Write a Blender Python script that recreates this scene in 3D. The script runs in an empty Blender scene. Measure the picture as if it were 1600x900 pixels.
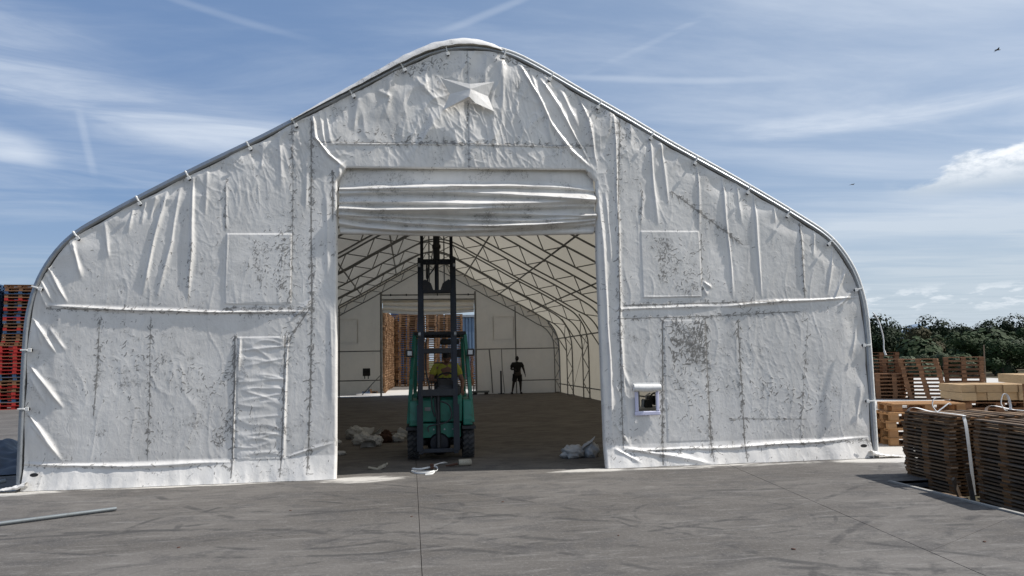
import bpy, math, random
import numpy as np
from mathutils import Vector, Matrix
R=math.radians
random.seed(7)
scn=bpy.context.scene
C=scn.collection

# ------------------------------------------------------------------ camera
def make_camera():
    f_px=1180.0; yaw=R(7.72); pitch=math.atan(111/f_px); roll=R(1.1)
    f=Vector((math.sin(yaw)*math.cos(pitch),math.cos(yaw)*math.cos(pitch),math.sin(pitch)))
    right=Vector((math.cos(yaw),-math.sin(yaw),0)); up=right.cross(f)
    rx=right*math.cos(roll)-up*math.sin(roll); ux=up*math.cos(roll)+right*math.sin(roll)
    m=Matrix((rx,ux,-f)).transposed().to_4x4(); m.translation=Vector((0,0,1.65))
    cd=bpy.data.cameras.new('camera'); o=bpy.data.objects.new('camera',cd); C.objects.link(o)
    cd.sensor_width=36; cd.lens=f_px/1600*36; cd.clip_end=20000; cd.clip_start=.05
    o.matrix_world=m; scn.camera=o
make_camera()
scn.view_settings.view_transform='Standard'; scn.view_settings.look='None'
scn.view_settings.gamma=1; scn.view_settings.exposure=0.40; scn.view_settings.use_curve_mapping=False

SUN_EL=R(49); SUN_AZ=R(98)          # clockwise from +Y (into the tent): the sun stands to the right, a touch in front
# ------------------------------------------------------------------ node helper
class NT:
    def __init__(s,nt): s.nt=nt
    def n(s,t,**kw):
        x=s.nt.nodes.new(t)
        for k,v in kw.items(): setattr(x,k,v)
        return x
    def put(s,inp,v):
        if v is None: return
        if isinstance(v,bpy.types.NodeSocket): s.nt.links.new(v,inp)
        elif isinstance(v,(tuple,list)):
            inp.default_value=tuple(v) if len(v)==len(inp.default_value) else tuple(v)+(1,)
        else:
            try: inp.default_value=v
            except TypeError: inp.default_value=(v,v,v)
    def m(s,op,a,b=None,c=None,clamp=False):
        x=s.n('ShaderNodeMath',operation=op,use_clamp=clamp); s.put(x.inputs[0],a); s.put(x.inputs[1],b); s.put(x.inputs[2],c); return x.outputs[0]
    def vm(s,op,a,b=None):
        x=s.n('ShaderNodeVectorMath',operation=op); s.put(x.inputs[0],a); s.put(x.inputs[1],b); return x.outputs[0]
    def noise(s,vec,scale,detail=3,rough=.5,dist=0,out=0):
        x=s.n('ShaderNodeTexNoise'); s.put(x.inputs['Vector'],vec); x.inputs['Scale'].default_value=scale
        x.inputs['Detail'].default_value=detail; x.inputs['Roughness'].default_value=rough; x.inputs['Distortion'].default_value=dist
        return x.outputs[out]
    def step(s,v,a,b,lo=0.,hi=1.):
        x=s.n('ShaderNodeMapRange',interpolation_type='SMOOTHSTEP'); s.put(x.inputs[0],v)
        for i,q in enumerate((a,b,lo,hi)): x.inputs[i+1].default_value=q
        return x.outputs[0]
    def mix(s,f,a,b,mode='MIX'):
        x=s.n('ShaderNodeMix',data_type='RGBA',blend_type=mode); s.put(x.inputs[0],f); s.put(x.inputs[6],a); s.put(x.inputs[7],b); return x.outputs[2]
    def mapping(s,vec,scale=(1,1,1),rot=(0,0,0),loc=(0,0,0)):
        x=s.n('ShaderNodeMapping'); s.put(x.inputs[0],vec); x.inputs['Scale'].default_value=scale
        x.inputs['Rotation'].default_value=rot; x.inputs['Location'].default_value=loc; return x.outputs[0]
    def obj(s): return s.n('ShaderNodeTexCoord').outputs['Object']
    def pos(s): return s.n('ShaderNodeNewGeometry').outputs['Position']
    def ridge(s,v,w):
        return s.step(s.m('ABSOLUTE',s.m('SUBTRACT',v,.5)),0,w,1,0)

# ------------------------------------------------------------------ sky
def make_world():
    w=bpy.data.worlds.new('World'); scn.world=w; w.use_nodes=True
    nt=w.node_tree; nt.nodes.clear(); g=NT(nt)
    sky=g.n('ShaderNodeTexSky',sky_type='NISHITA'); sky.sun_disc=False
    sky.sun_elevation=SUN_EL; sky.sun_rotation=SUN_AZ; sky.altitude=50; sky.air_density=1.0; sky.dust_density=1.2; sky.ozone_density=2.5
    d=g.n('ShaderNodeTexCoord').outputs['Generated']
    sp=g.n('ShaderNodeSeparateXYZ'); g.put(sp.inputs[0],d); x,y,z=sp.outputs
    az=g.m('MULTIPLY',g.m('ARCTAN2',x,y),57.2958)
    el=g.m('MULTIPLY',g.m('ARCSINE',z),57.2958)
    zz=g.m('MAXIMUM',z,.03)
    cx=g.n('ShaderNodeCombineXYZ'); g.put(cx.inputs[0],g.m('DIVIDE',x,zz)); g.put(cx.inputs[1],g.m('DIVIDE',y,zz))
    ae=g.n('ShaderNodeCombineXYZ'); g.put(ae.inputs[0],az); g.put(ae.inputs[1],el)
    plane=cx.outputs[0]; ang=ae.outputs[0]
    wob=g.m('SUBTRACT',g.noise(g.mapping(ang,(.05,.12,1)),1,4,.6),.5)
    fine=g.noise(g.mapping(ang,(.06,.5,1),(0,0,R(-9))),1,6,.62,.6)
    soft=g.noise(g.mapping(plane,(.35,.9,1),(0,0,R(25))),1.2,7,.62,.5)
    def band(a0,e0,slope,half,a_lo=None,a_hi=None,fade=6,curve=0,wobk=2.5):
        # soft band along el = e0 + slope*(az-a0)
        da=g.m('SUBTRACT',az,a0)
        c=g.m('ADD',e0,g.m('MULTIPLY',slope,da))
        if curve: c=g.m('ADD',c,g.m('MULTIPLY',curve,g.m('MULTIPLY',da,da)))
        dd=g.m('ABSOLUTE',g.m('ADD',g.m('SUBTRACT',el,c),g.m('MULTIPLY',wob,wobk)))
        b=g.step(dd,half*.1,half,1,0)
        if a_lo is not None: b=g.m('MULTIPLY',b,g.step(az,a_lo-fade,a_lo+fade))
        if a_hi is not None: b=g.m('MULTIPLY',b,g.step(az,a_hi-fade,a_hi+fade,1,0))
        return b
    def add(*v):
        r=v[0]
        for q in v[1:]: r=g.m('ADD',r,q)
        return r
    mul=lambda a,b:g.m('MULTIPLY',a,b)
    streak=g.step(fine,.35,.75)
    veil=add(.04,mul(g.step(soft,.40,.85),.40))
    veil=add(veil,mul(g.step(az,-5,45),mul(g.step(soft,.15,.75),.40)),mul(mul(g.step(az,15,45),g.step(el,12,22)),.16))
    b1=mul(band(-20,17.2,-.13,3.0,None,-6,8),add(.22,mul(streak,.50)))
    b2=mul(band(-27,21.3,-.12,2.6,None,-21,5),add(.12,mul(streak,.30)))
    b3=mul(band(-29,14.4,-.25,1.7,None,-24.5,1.5,wobk=4),.55)
    b4=mul(band(-10,12.0,-.05,4.5,None,4,10),mul(streak,.30))
    c1=mul(band(19,22.8,.34,.33,14,23,2,wobk=.5),mul(streak,.30))
    c2=mul(band(6,25.3,.33,.4,3,10,2,wobk=.6),.20)
    c3=mul(band(18,20.3,-.09,.35,12,27,4,wobk=.6),.22)
    c4=mul(band(-15,24.3,-.16,.35,-23,-9,4,wobk=.6),.13)
    dz=g.m('ABSOLUTE',g.m('ADD',g.m('SUBTRACT',az,-22.3),mul(g.m('SUBTRACT',el,15.5),.25)))
    c5=mul(mul(g.step(dz,.05,.4,1,0),mul(g.step(el,12.3,13.5),g.step(el,16,17.2,1,0))),.16)
    c6=mul(band(32,15.8,.02,1.1,24,44,4,wobk=3),mul(streak,.6))
    c7=mul(band(36,8.4,.02,1.5,29,60,3,wobk=2.2),add(.35,mul(streak,.35)))
    hor=mul(g.step(el,0,13,1,0),add(.34,mul(g.step(az,0,40),.25)))
    clouds=add(veil,b1,b2,b3,b4,c1,c2,c3,c4,c5,c6,c7,hor)
    clouds=g.m('MINIMUM',clouds,.9)
    bw=g.mix(g.step(az,-25,40),(.17,.31,.60),(.32,.45,.66))
    base=g.mix(.62,g.mix(1,sky.outputs[0],(.1,.1,.1),'MULTIPLY'),g.mix(1,bw,(.62,.62,.62),'MULTIPLY'))
    col=g.mix(clouds,base,g.mix(g.step(el,3,14),(.44,.505,.565),(.51,.57,.66)))
    # cumulus low on the right: billowy lit top, grey flat base
    bn=g.noise(g.mapping(ang,(.2,.45,1)),1,7,.58,.2)
    top=add(12.9,mul(g.m('SUBTRACT',bn,.5),5.5),mul(g.m('SUBTRACT',az,41),.30))
    cu=mul(mul(g.step(g.m('SUBTRACT',top,el),-.25,.45),g.step(el,9.7,10.9)),g.step(az,34,37.5))
    det=g.noise(g.mapping(ang,(.5,1.0,1)),1,6,.65)
    lit=g.mix(mul(g.step(el,10.2,12.6),g.step(det,.3,.6)),(.43,.49,.56),(.84,.86,.88))
    col=g.mix(mul(cu,.85),col,lit)
    sm=g.noise(g.mapping(ang,(.45,1.6,1),(0,0,0),(3,1,0)),1,5,.6)
    low=mul(mul(g.step(sm,.5,.62),g.step(g.m('ABSOLUTE',g.m('SUBTRACT',el,3.4)),.3,1.3,1,0)),.6)
    col=g.mix(low,col,(.66,.70,.74))
    bg=g.n('ShaderNodeBackground'); g.put(bg.inputs[0],col); bg.inputs[1].default_value=1.0
    # the sky texture itself is scaled to 0.1 above
    o=g.n('ShaderNodeOutputWorld'); nt.links.new(bg.outputs[0],o.inputs[0])
    w.cycles_visibility  # default visibility
make_world()
def make_sun():
    l=bpy.data.lights.new('sun','SUN'); l.energy=4.2; l.angle=R(.53); l.color=(1,.955,.90)
    o=bpy.data.objects.new('sun',l); C.objects.link(o)
    s=Vector((math.cos(SUN_EL)*math.sin(SUN_AZ),math.cos(SUN_EL)*math.cos(SUN_AZ),math.sin(SUN_EL)))
    o.rotation_euler=s.to_track_quat('Z','Y').to_euler(); o.location=s*50
make_sun()

# ------------------------------------------------------------------ object helpers
class MB:
    def __init__(s): s.v=[]; s.f=[]; s.mi=[]
    def add(s,vs,fs,m=0):
        k=len(s.v); s.v+= [tuple(v) for v in vs]; s.f+=[tuple(k+i for i in f) for f in fs]; s.mi+=[m]*len(fs); return s
    def box(s,c,d,m=0,rot=None,taper=1):
        x,y,z=[q/2 for q in d]; vs=[]
        for sx,sy,sz in ((-1,-1,-1),(1,-1,-1),(1,1,-1),(-1,1,-1),(-1,-1,1),(1,-1,1),(1,1,1),(-1,1,1)):
            t=taper if sz>0 else 1
            p=Vector((sx*x*t,sy*y*t,sz*z))
            if rot is not None: p=rot@p
            vs.append(p+Vector(c))
        return s.add(vs,((0,3,2,1),(4,5,6,7),(0,1,5,4),(1,2,6,5),(2,3,7,6),(3,0,4,7)),m)
    def bar(s,a,b,w,h,m=0):      # rectangular bar from a to b
        a=Vector(a);b=Vector(b);d=b-a
        rot=d.to_track_quat('Y','Z').to_matrix()
        return s.box((a+b)/2,(w,d.length,h),m,rot)
    def tube(s,pts,r,n=8,m=0,caps=True,flat=1.0):
        pts=[Vector(p) for p in pts]; N=len(pts); vs=[]; prev=None
        for i,p in enumerate(pts):
            t=(pts[min(i+1,N-1)]-pts[max(i-1,0)])
            if t.length<1e-9: t=Vector((0,0,1))
            t.normalize()
            if prev is None: a=t.orthogonal().normalized() if abs(t.z)>.95 else Vector((0,0,1)).cross(t).normalized()
            else: a=(prev-t*prev.dot(t)).normalized()
            prev=a; b=t.cross(a)
            rr=r[i] if isinstance(r,(list,tuple)) else r
            for k in range(n):
                an=2*math.pi*k/n; vs.append(p+a*math.cos(an)*rr+b*math.sin(an)*rr*flat)
        fs=[]
        for i in range(N-1):
            for k in range(n):
                k2=(k+1)%n; fs.append((i*n+k,i*n+k2,(i+1)*n+k2,(i+1)*n+k))
        if caps: fs.append(tuple(range(n))[::-1]); fs.append(tuple((N-1)*n+k for k in range(n)))
        return s.add(vs,fs,m)
    def ribbon(s,pts,wd,w,th,m=0):      # flat webbing, wide side along wd
        pts=[Vector(p) for p in pts]; wd=Vector(wd).normalized(); N=len(pts); vs=[]
        for i,p in enumerate(pts):
            t=(pts[min(i+1,N-1)]-pts[max(i-1,0)]).normalized(); n=t.cross(wd).normalized()
            for a,b in ((-1,-1),(1,-1),(1,1),(-1,1)): vs.append(p+wd*a*w/2+n*b*th/2)
        fs=[(i*4+k,i*4+(k+1)%4,i*4+4+(k+1)%4,i*4+4+k) for i in range(N-1) for k in range(4)]+[(3,2,1,0),tuple((N-1)*4+k for k in range(4))]
        return s.add(vs,fs,m)
    def lathe(s,prof,c=(0,0,0),axis='Z',n=24,m=0):   # prof: (radius, height along axis)
        vs=[];N=len(prof)
        for r,h in prof:
            for k in range(n):
                a=2*math.pi*k/n; p=(r*math.cos(a),r*math.sin(a),h)
                if axis=='X': p=(h,r*math.cos(a),r*math.sin(a))
                if axis=='Y': p=(r*math.sin(a),h,r*math.cos(a))
                vs.append(Vector(p)+Vector(c))
        fs=[(i*n+k,i*n+(k+1)%n,(i+1)*n+(k+1)%n,(i+1)*n+k) for i in range(N-1) for k in range(n)]
        fs+= [tuple(range(n))[::-1],tuple((N-1)*n+k for k in range(n))]
        return s.add(vs,fs,m)
    def mesh(s,name,mats,smooth=False,bevel=0):
        me=bpy.data.meshes.new(name); me.from_pydata(s.v,[],s.f); 
        for q in (mats if isinstance(mats,(list,tuple)) else [mats]): me.materials.append(q)
        if len(me.materials)>1: me.polygons.foreach_set('material_index',s.mi)
        if smooth: me.polygons.foreach_set('use_smooth',[True]*len(me.polygons))
        me.update(); return me
    def build(s,name,mats,parent=None,smooth=False,bevel=0):
        o=bpy.data.objects.new(name,s.mesh(name,mats,smooth)); C.objects.link(o)
        if parent is not None: o.parent=parent
        if bevel:
            b=o.modifiers.new('bevel','BEVEL'); b.width=bevel; b.segments=2; b.limit_method='ANGLE'
        if smooth and smooth!=2:
            try: o.data.set_sharp_from_angle(angle=R(40))
            except Exception: pass
        return o
def tag(o,label=None,cat=None,group=None,kind=None):
    if label: o['label']=label
    if cat: o['category']=cat
    if group: o['group']=group
    if kind: o['kind']=kind
    return o
def thing(name,label,cat,loc=(0,0,0),rz=0,group=None):
    o=bpy.data.objects.new(name,None); o.empty_display_size=.2; C.objects.link(o); o.location=loc; o.rotation_euler=(0,0,rz)
    return tag(o,label,cat,group)
def inst(name,me,parent=None,loc=(0,0,0),rot=(0,0,0),scale=None):
    o=bpy.data.objects.new(name,me); C.objects.link(o); o.location=loc; o.rotation_euler=rot
    if scale: o.scale=scale
    if parent is not None: o.parent=parent
    return o
def grid_obj(name,V,F,mat,parent=None,attrs=None,smooth=True):
    me=bpy.data.meshes.new(name); me.from_pydata(V.tolist() if hasattr(V,'tolist') else V,[],F.tolist() if hasattr(F,'tolist') else F)
    me.materials.append(mat); 
    if smooth: me.polygons.foreach_set('use_smooth',[True]*len(me.polygons))
    for k,a in (attrs or {}).items():
        at=me.attributes.new(k,'FLOAT','POINT'); at.data.foreach_set('value',np.asarray(a,dtype=np.float32))
    me.update(); o=bpy.data.objects.new(name,me); C.objects.link(o)
    if parent is not None: o.parent=parent
    return o
# numpy noise
_rs=np.random.RandomState(3); _G=_rs.rand(256,256)*2*np.pi
def pn(x,y):
    xi=np.floor(x).astype(int); yi=np.floor(y).astype(int); fx=x-xi; fy=y-yi
    def gr(i,j):
        a=_G[(xi+i)%256,(yi+j)%256]; return np.cos(a)*(fx-i)+np.sin(a)*(fy-j)
    u=fx**3*(fx*(fx*6-15)+10); v=fy**3*(fy*(fy*6-15)+10)
    return (gr(0,0)*(1-u)+gr(1,0)*u)*(1-v)+(gr(0,1)*(1-u)+gr(1,1)*u)*v
def fbm(x,y,o=4,g=.5):
    r=0;a=1
    for i in range(o): r=r+a*pn(x*2**i+17.3*i,y*2**i+5.1*i); a*=g
    return r
def catmull(P,k=6):
    P=[np.array(p,float) for p in P]; out=[]
    for i in range(len(P)-1):
        p0=P[max(i-1,0)];p1=P[i];p2=P[i+1];p3=P[min(i+2,len(P)-1)]
        for j in range(k):
            t=j/k; out.append(.5*((2*p1)+(-p0+p2)*t+(2*p0-5*p1+4*p2-p3)*t*t+(-p0+3*p1-3*p2+p3)*t**3))
    out.append(P[-1]); return np.array(out)

# ------------------------------------------------------------------ materials
def new_mat(name,rough=.6,metal=0,spec=None):
    m=bpy.data.materials.new(name); m.use_nodes=True; g=NT(m.node_tree)
    b=m.node_tree.nodes['Principled BSDF']; b.inputs['Roughness'].default_value=rough; b.inputs['Metallic'].default_value=metal
    if spec is not None: b.inputs['Specular IOR Level'].default_value=spec
    return m,g,b
def bump(g,b,h,strength,dist=.01):
    x=g.n('ShaderNodeBump'); x.inputs['Strength'].default_value=strength; x.inputs['Distance'].default_value=dist
    g.put(x.inputs['Height'],h); g.put(b.inputs['Normal'],x.outputs[0]); return x.outputs[0]
def worn(name,col,dirt=(.06,.05,.04),amt=.4,scale=6,rough=.55,metal=0,bs=.2,var=.0):
    m,g,b=new_mat(name,rough,metal); p=g.obj()
    n=g.noise(p,scale,6,.65,.4); n2=g.noise(p,scale*6,3)
    c=g.mix(g.m('MULTIPLY',g.step(n,.45,.75),amt),col,dirt)
    c=g.mix(g.m('MULTIPLY',g.step(n2,.5,.8),amt*.35),c,dirt)
    g.put(b.inputs['Base Color'],c); g.put(b.inputs['Roughness'],g.step(n,.2,.8,rough-.12,min(1,rough+.2)))
    bump(g,b,n2,bs,.004); return m
def wood(name,a,b_,grey=(.16,.15,.14),greyamt=.5,scale=1.0):
    m,g,b=new_mat(name,.85,spec=.15); p=g.obj()
    rnd=g.n('ShaderNodeObjectInfo').outputs['Random']; isl=g.n('ShaderNodeNewGeometry').outputs['Random Per Island']
    k=g.m('FRACT',g.m('ADD',g.m('MULTIPLY',rnd,7.3),g.m('MULTIPLY',isl,3.7)))
    k2=g.m('FRACT',g.m('MULTIPLY',k,13.7))
    off=g.n('ShaderNodeCombineXYZ'); g.put(off.inputs[0],g.m('MULTIPLY',k,40)); g.put(off.inputs[2],g.m('MULTIPLY',k2,40))
    q=g.vm('ADD',p,off.outputs[0])
    n=g.noise(g.mapping(q,(6*scale,6*scale,60*scale)),1,5,.6,.6); n2=g.noise(q,5*scale,4,.6)
    c=g.mix(k,a,b_); c=g.mix(g.m('MULTIPLY',g.m('MULTIPLY',g.step(n2,.35,.7),greyamt),g.step(k2,.1,.9)),c,grey)
    c=g.mix(g.step(n,.45,.7,0,.45),c,tuple(x*.45 for x in a)); g.put(b.inputs['Base Color'],c)
    bump(g,b,n,.35,.004); return m
M={}
def make_membrane(name,col,trans,tcol,dirty=1.0,crink=1.0):
    m,g,b=new_mat(name,.38,spec=.55); p=g.pos()
    at=g.n('ShaderNodeAttribute',attribute_name='dirt').outputs['Fac']
    blotch=g.noise(p,1.1,5,.6); mask=g.noise(p,3.2,6,.7,.3); fine=g.noise(p,22,3,.5)
    r1=g.ridge(g.noise(g.mapping(p,(1,1,.75)),8.5,3,.55,1.4),.030)
    r2=g.ridge(g.noise(g.mapping(p,(1,1,.45),(0,R(38),0)),15,2.5,.6,.8),.042)
    r3=g.ridge(g.noise(g.mapping(p,(.6,1,1.4),(0,R(-24),0)),13,3,.6,1.6),.036)
    ln=g.n('ShaderNodeAttribute',attribute_name='line').outputs['Fac']
    # short dashes of grime caught in the creases, three directions
    d1=g.step(g.noise(g.mapping(p,(52,52,17),(0,R(14),0)),1,1.5,.5),.655,.70)
    d2=g.step(g.noise(g.mapping(p,(17,52,48),(0,R(-20),0),(3,0,1)),1,1.5,.5),.665,.71)
    d3=g.step(g.noise(g.mapping(p,(46,46,15),(0,R(-38),0),(7,0,4)),1,1.5,.5),.665,.71)
    mm=g.m('ADD',mask,g.m('MULTIPLY',at,.26))
    gate=g.step(mm,.56,.70); gate2=g.step(mm,.60,.76)
    sp=g.m('MAXIMUM',d1,g.m('MAXIMUM',d2,d3))
    marks=g.m('MAXIMUM',g.m('MULTIPLY',r1,gate2),g.m('MULTIPLY',g.m('MAXIMUM',r2,r3),g.m('MULTIPLY',gate2,g.step(g.noise(p,6,3,.6,0),.42,.6))))
    brk=g.step(g.noise(p,15,3,.6),.38,.52)
    marks=g.m('MULTIPLY',marks,brk)
    core=g.m('MULTIPLY',g.step(ln,.22,.72),g.step(g.noise(p,19,2,.6),.28,.50,.35,1))
    sm=g.m('MULTIPLY',g.m('MULTIPLY',sp,gate),.75)
    dirt=g.m('MAXIMUM',g.m('MAXIMUM',marks,sm),g.m('MULTIPLY',core,.85))
    c=g.mix(g.step(blotch,.3,.7),col,tuple(x*.86 for x in col))
    vs=g.noise(g.mapping(p,(3.2,1,.28)),1,5,.65,.3); c=g.mix(g.m('MULTIPLY',g.step(vs,.45,.7),.30*dirty),c,(.46,.45,.43))
    c=g.mix(g.m('MULTIPLY',g.step(mm,.42,.85),.24*dirty),c,(.42,.415,.40))
    c=g.mix(g.m('MULTIPLY',dirt,.88*dirty),c,(.060,.052,.042))
    g.put(b.inputs['Base Color'],c)
    cr=g.m('ADD',g.m('MULTIPLY',g.noise(g.mapping(p,(9,9,2.2),(0,R(8),0)),1,4,.6,.8),.55),g.m('MULTIPLY',g.m('ADD',g.noise(p,5,5,.62,1.6),g.m('MULTIPLY',g.noise(g.mapping(p,(1,1,.55),(0,R(28),0)),13,4,.6,1.2),.5)),1),g.m('MULTIPLY',g.m('MAXIMUM',r1,r3),.10))
    nb=bump(g,b,cr,.16*crink,.030)
    if trans>0:
        t=g.n('ShaderNodeBsdfTranslucent'); t.inputs[0].default_value=tcol+(1,); g.put(t.inputs['Normal'],nb)
        mx=g.n('ShaderNodeMixShader'); mx.inputs[0].default_value=trans
        out=m.node_tree.nodes['Material Output']
        m.node_tree.links.new(b.outputs[0],mx.inputs[1]); m.node_tree.links.new(t.outputs[0],mx.inputs[2]); m.node_tree.links.new(mx.outputs[0],out.inputs[0])
    return m
M['front']=make_membrane('weathered_white_sheeting',(.82,.80,.765),.05,(.6,.55,.45))
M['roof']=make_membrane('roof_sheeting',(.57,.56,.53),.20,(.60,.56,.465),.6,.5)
M['back']=make_membrane('back_sheeting',(.70,.65,.57),.46,(.62,.56,.45),.35,.6)
def make_concrete():
    m,g,b=new_mat('worn_concrete',.85,spec=.25); p=g.pos()
    big=g.noise(g.mapping(p,(.35,.6,1)),1,6,.65,.6); mid=g.noise(g.mapping(p,(1.5,2.3,1),(0,0,R(6))),1,8,.74,.6)
    stre=g.noise(g.mapping(p,(1.6,9,1),(0,0,R(-5))),1,6,.7,.7); fine=g.noise(p,30,5,.7); grit=g.noise(p,140,2)
    c=g.mix(g.step(big,.32,.68),(.084,.077,.070),(.132,.123,.113))
    c=g.mix(g.m('MULTIPLY',g.step(mid,.48,.60),.62),c,(.070,.067,.066))
    c=g.mix(g.m('MULTIPLY',g.step(stre,.52,.68),.38),c,(.235,.226,.213))
    c=g.mix(g.m('MULTIPLY',g.step(fine,.50,.70),.40),c,(.24,.23,.215))
    # tyre scuffs: arcs
    def arc(cx,cy,rr,w,mn):
        d=g.n('ShaderNodeVectorMath',operation='DISTANCE'); g.put(d.inputs[0],g.vm('MULTIPLY',p,(1,1,0))); d.inputs[1].default_value=(cx,cy,0)
        return g.m('MULTIPLY',g.step(g.m('ABSOLUTE',g.m('SUBTRACT',d.outputs['Value'],rr)),w*.3,w,1,0),g.step(mn,.45,.6))
    for i,(cx,cy,rr,w) in enumerate(((-1.6,8.3,1.25,.05),(2,-6,14.2,.07),(2.4,-6,15.1,.07),(6,16,9.3,.06),(6.2,16.4,11.2,.07),(-3,2,6.2,.06),(-.9,8.6,1.5,.05),(0,15,8.2,.05),(-4,-3,11.3,.08),(-4,-3,12.2,.06),(3,-2,9.4,.05),(9,2,6.1,.07),(8.8,1.6,7.0,.06),(3.2,7.7,.9,.03),(3.2,7.8,1.15,.03),(-6,3,9.4,.06))):
        c=g.mix(g.m('MULTIPLY',arc(cx,cy,rr,w,g.noise(p,1.3+.1*i,4,.7)),.75),c,(.052,.050,.049))
    oil=g.step(g.noise(g.mapping(p,(.9,1.3,1),(0,0,0),(5,2,0)),1,3,.5),.66,.74); c=g.mix(g.m('MULTIPLY',oil,.45),c,(.05,.047,.045))
    grit2=g.step(g.noise(p,55,2,.5),.68,.74); c=g.mix(g.m('MULTIPLY',grit2,.5),c,(.32,.31,.29))
    crk=g.m('MULTIPLY',g.ridge(g.noise(g.mapping(p,(.55,.8,1)),1,5,.6,1.2),.0035),g.step(g.noise(p,.5,2),.5,.6)); c=g.mix(g.m('MULTIPLY',crk,.6),c,(.045,.042,.04))
    # pale dusty spill at tent foot and right; left doorway blob also paints sunlight
    sx=g.n('ShaderNodeSeparateXYZ'); g.put(sx.inputs[0],p); X,Y,Z=sx.outputs
    dn=g.noise(g.mapping(p,(1.3,3.5,1)),1,6,.7,1.0)
    def blob(cx,cy,rx,ry,k=1.0):
        a=g.m('POWER',g.m('DIVIDE',g.m('SUBTRACT',X,cx),rx),2); bb=g.m('POWER',g.m('DIVIDE',g.m('SUBTRACT',Y,cy),ry),2)
        return g.m('MULTIPLY',g.step(g.m('ADD',a,bb),0,1.2,1,0),k)
    dust_sun=None
    for q in ((-5.6,11.2,1.5,.55,.85),(-3.2,11.15,1.8,.22,.9),(-.75,11.05,.85,.40,.80),(2.6,11.05,.8,.25,.8),(4.6,10.98,2.6,.24,.6),(7.6,11.0,1.6,.55,.95),(9.2,12.6,3.2,1.9,1.5),(8,10.1,1.6,1.0,.5),(12,16,6,6,1.4),(-7.5,10.8,2,.5,.6),(.5,41,4,4.5,1.3),(-3,37.6,3,.8,1.1),(22,34,16,18,1.5)):
        bq=blob(*q); dust_sun=bq if dust_sun is None else g.m('MAXIMUM',dust_sun,bq)
    dd=g.step(g.m('ADD',g.m('MULTIPLY',dust_sun,.62),dn),.72,1.02)
    c=g.mix(g.m('MULTIPLY',dd,.85),c,(.56,.54,.50))
    # brownish shade of the tent interior, put into the floor colour
    ins=g.m('MULTIPLY',g.m('MULTIPLY',g.step(Y,11.6,13.5),g.step(Y,35.5,36.5,1,0)),g.step(g.m('ABSOLUTE',g.m('SUBTRACT',X,1)),5.8,6.3,1,0))
    c=g.mix(g.m('MULTIPLY',ins,.42),c,g.mix(g.step(mid,.4,.6),(.165,.135,.108),(.115,.095,.077)))
    g.put(b.inputs['Base Color'],c); g.put(b.inputs['Roughness'],g.step(mid,.3,.7,.7,.95))
    bump(g,b,g.m('ADD',g.m('ADD',fine,g.m('MULTIPLY',grit,.35)),g.m('MULTIPLY',stre,.6)),.5,.006); return m
M['concrete']=make_concrete()
def make_soil():
    m,g,b=new_mat('dark_soil',.95,spec=.1); p=g.pos(); n=g.noise(p,3,7,.7); n2=g.noise(p,.05,5,.6)
    c=g.mix(n,(.035,.028,.02),(.11,.09,.065)); c=g.mix(g.step(n2,.4,.6),c,(.07,.085,.035)); g.put(b.inputs['Base Color'],c); bump(g,b,n,.8,.05); return m
M['soil']=make_soil()
M['galv']=worn('galvanised_steel',(.36,.38,.40),(.14,.13,.12),.45,5,.42,.85,.1)
M['galv_in']=worn('dull_galvanised_steel',(.22,.22,.215),(.10,.095,.085),.5,5,.6,.3,.1)
M['pipe']=worn('grey_pipe',(.17,.19,.20),(.12,.12,.11),.4,9,.5,.3,.1)
M['strap']=worn('white_webbing',(.72,.72,.70),(.3,.28,.25),.35,20,.8,0,.1)
M['green']=worn('green_machine_paint',(.014,.165,.115),(.04,.045,.035),.55,7,.42,0,.1)
M['blackm']=worn('black_steel',(.016,.018,.022),(.06,.05,.04),.5,9,.55,.2,.2)
M['mast']=worn('greased_mast_steel',(.014,.017,.024),(.05,.048,.045),.4,8,.42,.5,.2)
M['rubber']=worn('dusty_rubber',(.022,.024,.028),(.07,.068,.062),.6,10,.85,0,.3)
M['plastic']=worn('black_plastic',(.02,.02,.022),(.05,.05,.05),.3,9,.5,0,.1)
M['lens']=worn('headlamp_lens',(.62,.64,.66),(.4,.4,.4),.2,20,.2,0,.05)
M['sack']=worn('dusty_white_sack',(.50,.49,.47),(.24,.21,.17),.5,9,.8,0,.4)
M['rust']=worn('rusty_brown',(.07,.03,.018),(.03,.02,.015),.6,20,.85,0,.5)
M['lug']=worn('dusty_tread_rubber',(.045,.047,.05),(.11,.105,.095),.6,10,.9,0,.3)
M['tin']=worn('dirty_beige_tin',(.36,.33,.26),(.1,.08,.06),.6,20,.6,0,.3)
M['tarp']=worn('dark_tarpaulin',(.035,.042,.055),(.10,.10,.10),.5,4,.5,0,.3)
M['skin']=worn('skin',(.20,.10,.065),(.12,.06,.04),.3,12,.55,0,.1)
M['hair']=worn('dark_hair',(.012,.010,.009),(.02,.02,.02),.3,40,.7,0,.6)
M['yellow']=worn('yellow_work_shirt',(.38,.365,.05),(.18,.18,.04),.3,9,.85,0,.2)
M['blackc']=worn('black_clothing',(.008,.008,.009),(.015,.014,.013),.3,9,.95,0,.1)
M['jeans']=worn('dark_work_trousers',(.02,.025,.035),(.05,.05,.05),.3,9,.9,0,.1)
M['lilac']=worn('pale_window_frame',(.62,.62,.78),(.4,.4,.5),.2,20,.5,0,.1)
M['wood_fresh']=wood('fresh_pallet_wood',(.44,.25,.12),(.28,.15,.07),(.20,.16,.12),.35)
M['wood_brown']=wood('brown_pallet_wood',(.27,.145,.08),(.17,.09,.05),(.10,.075,.055),.4)
M['wood_grey']=wood('weathered_lid_wood',(.24,.165,.105),(.075,.052,.036),(.17,.165,.155),.6)
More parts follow.
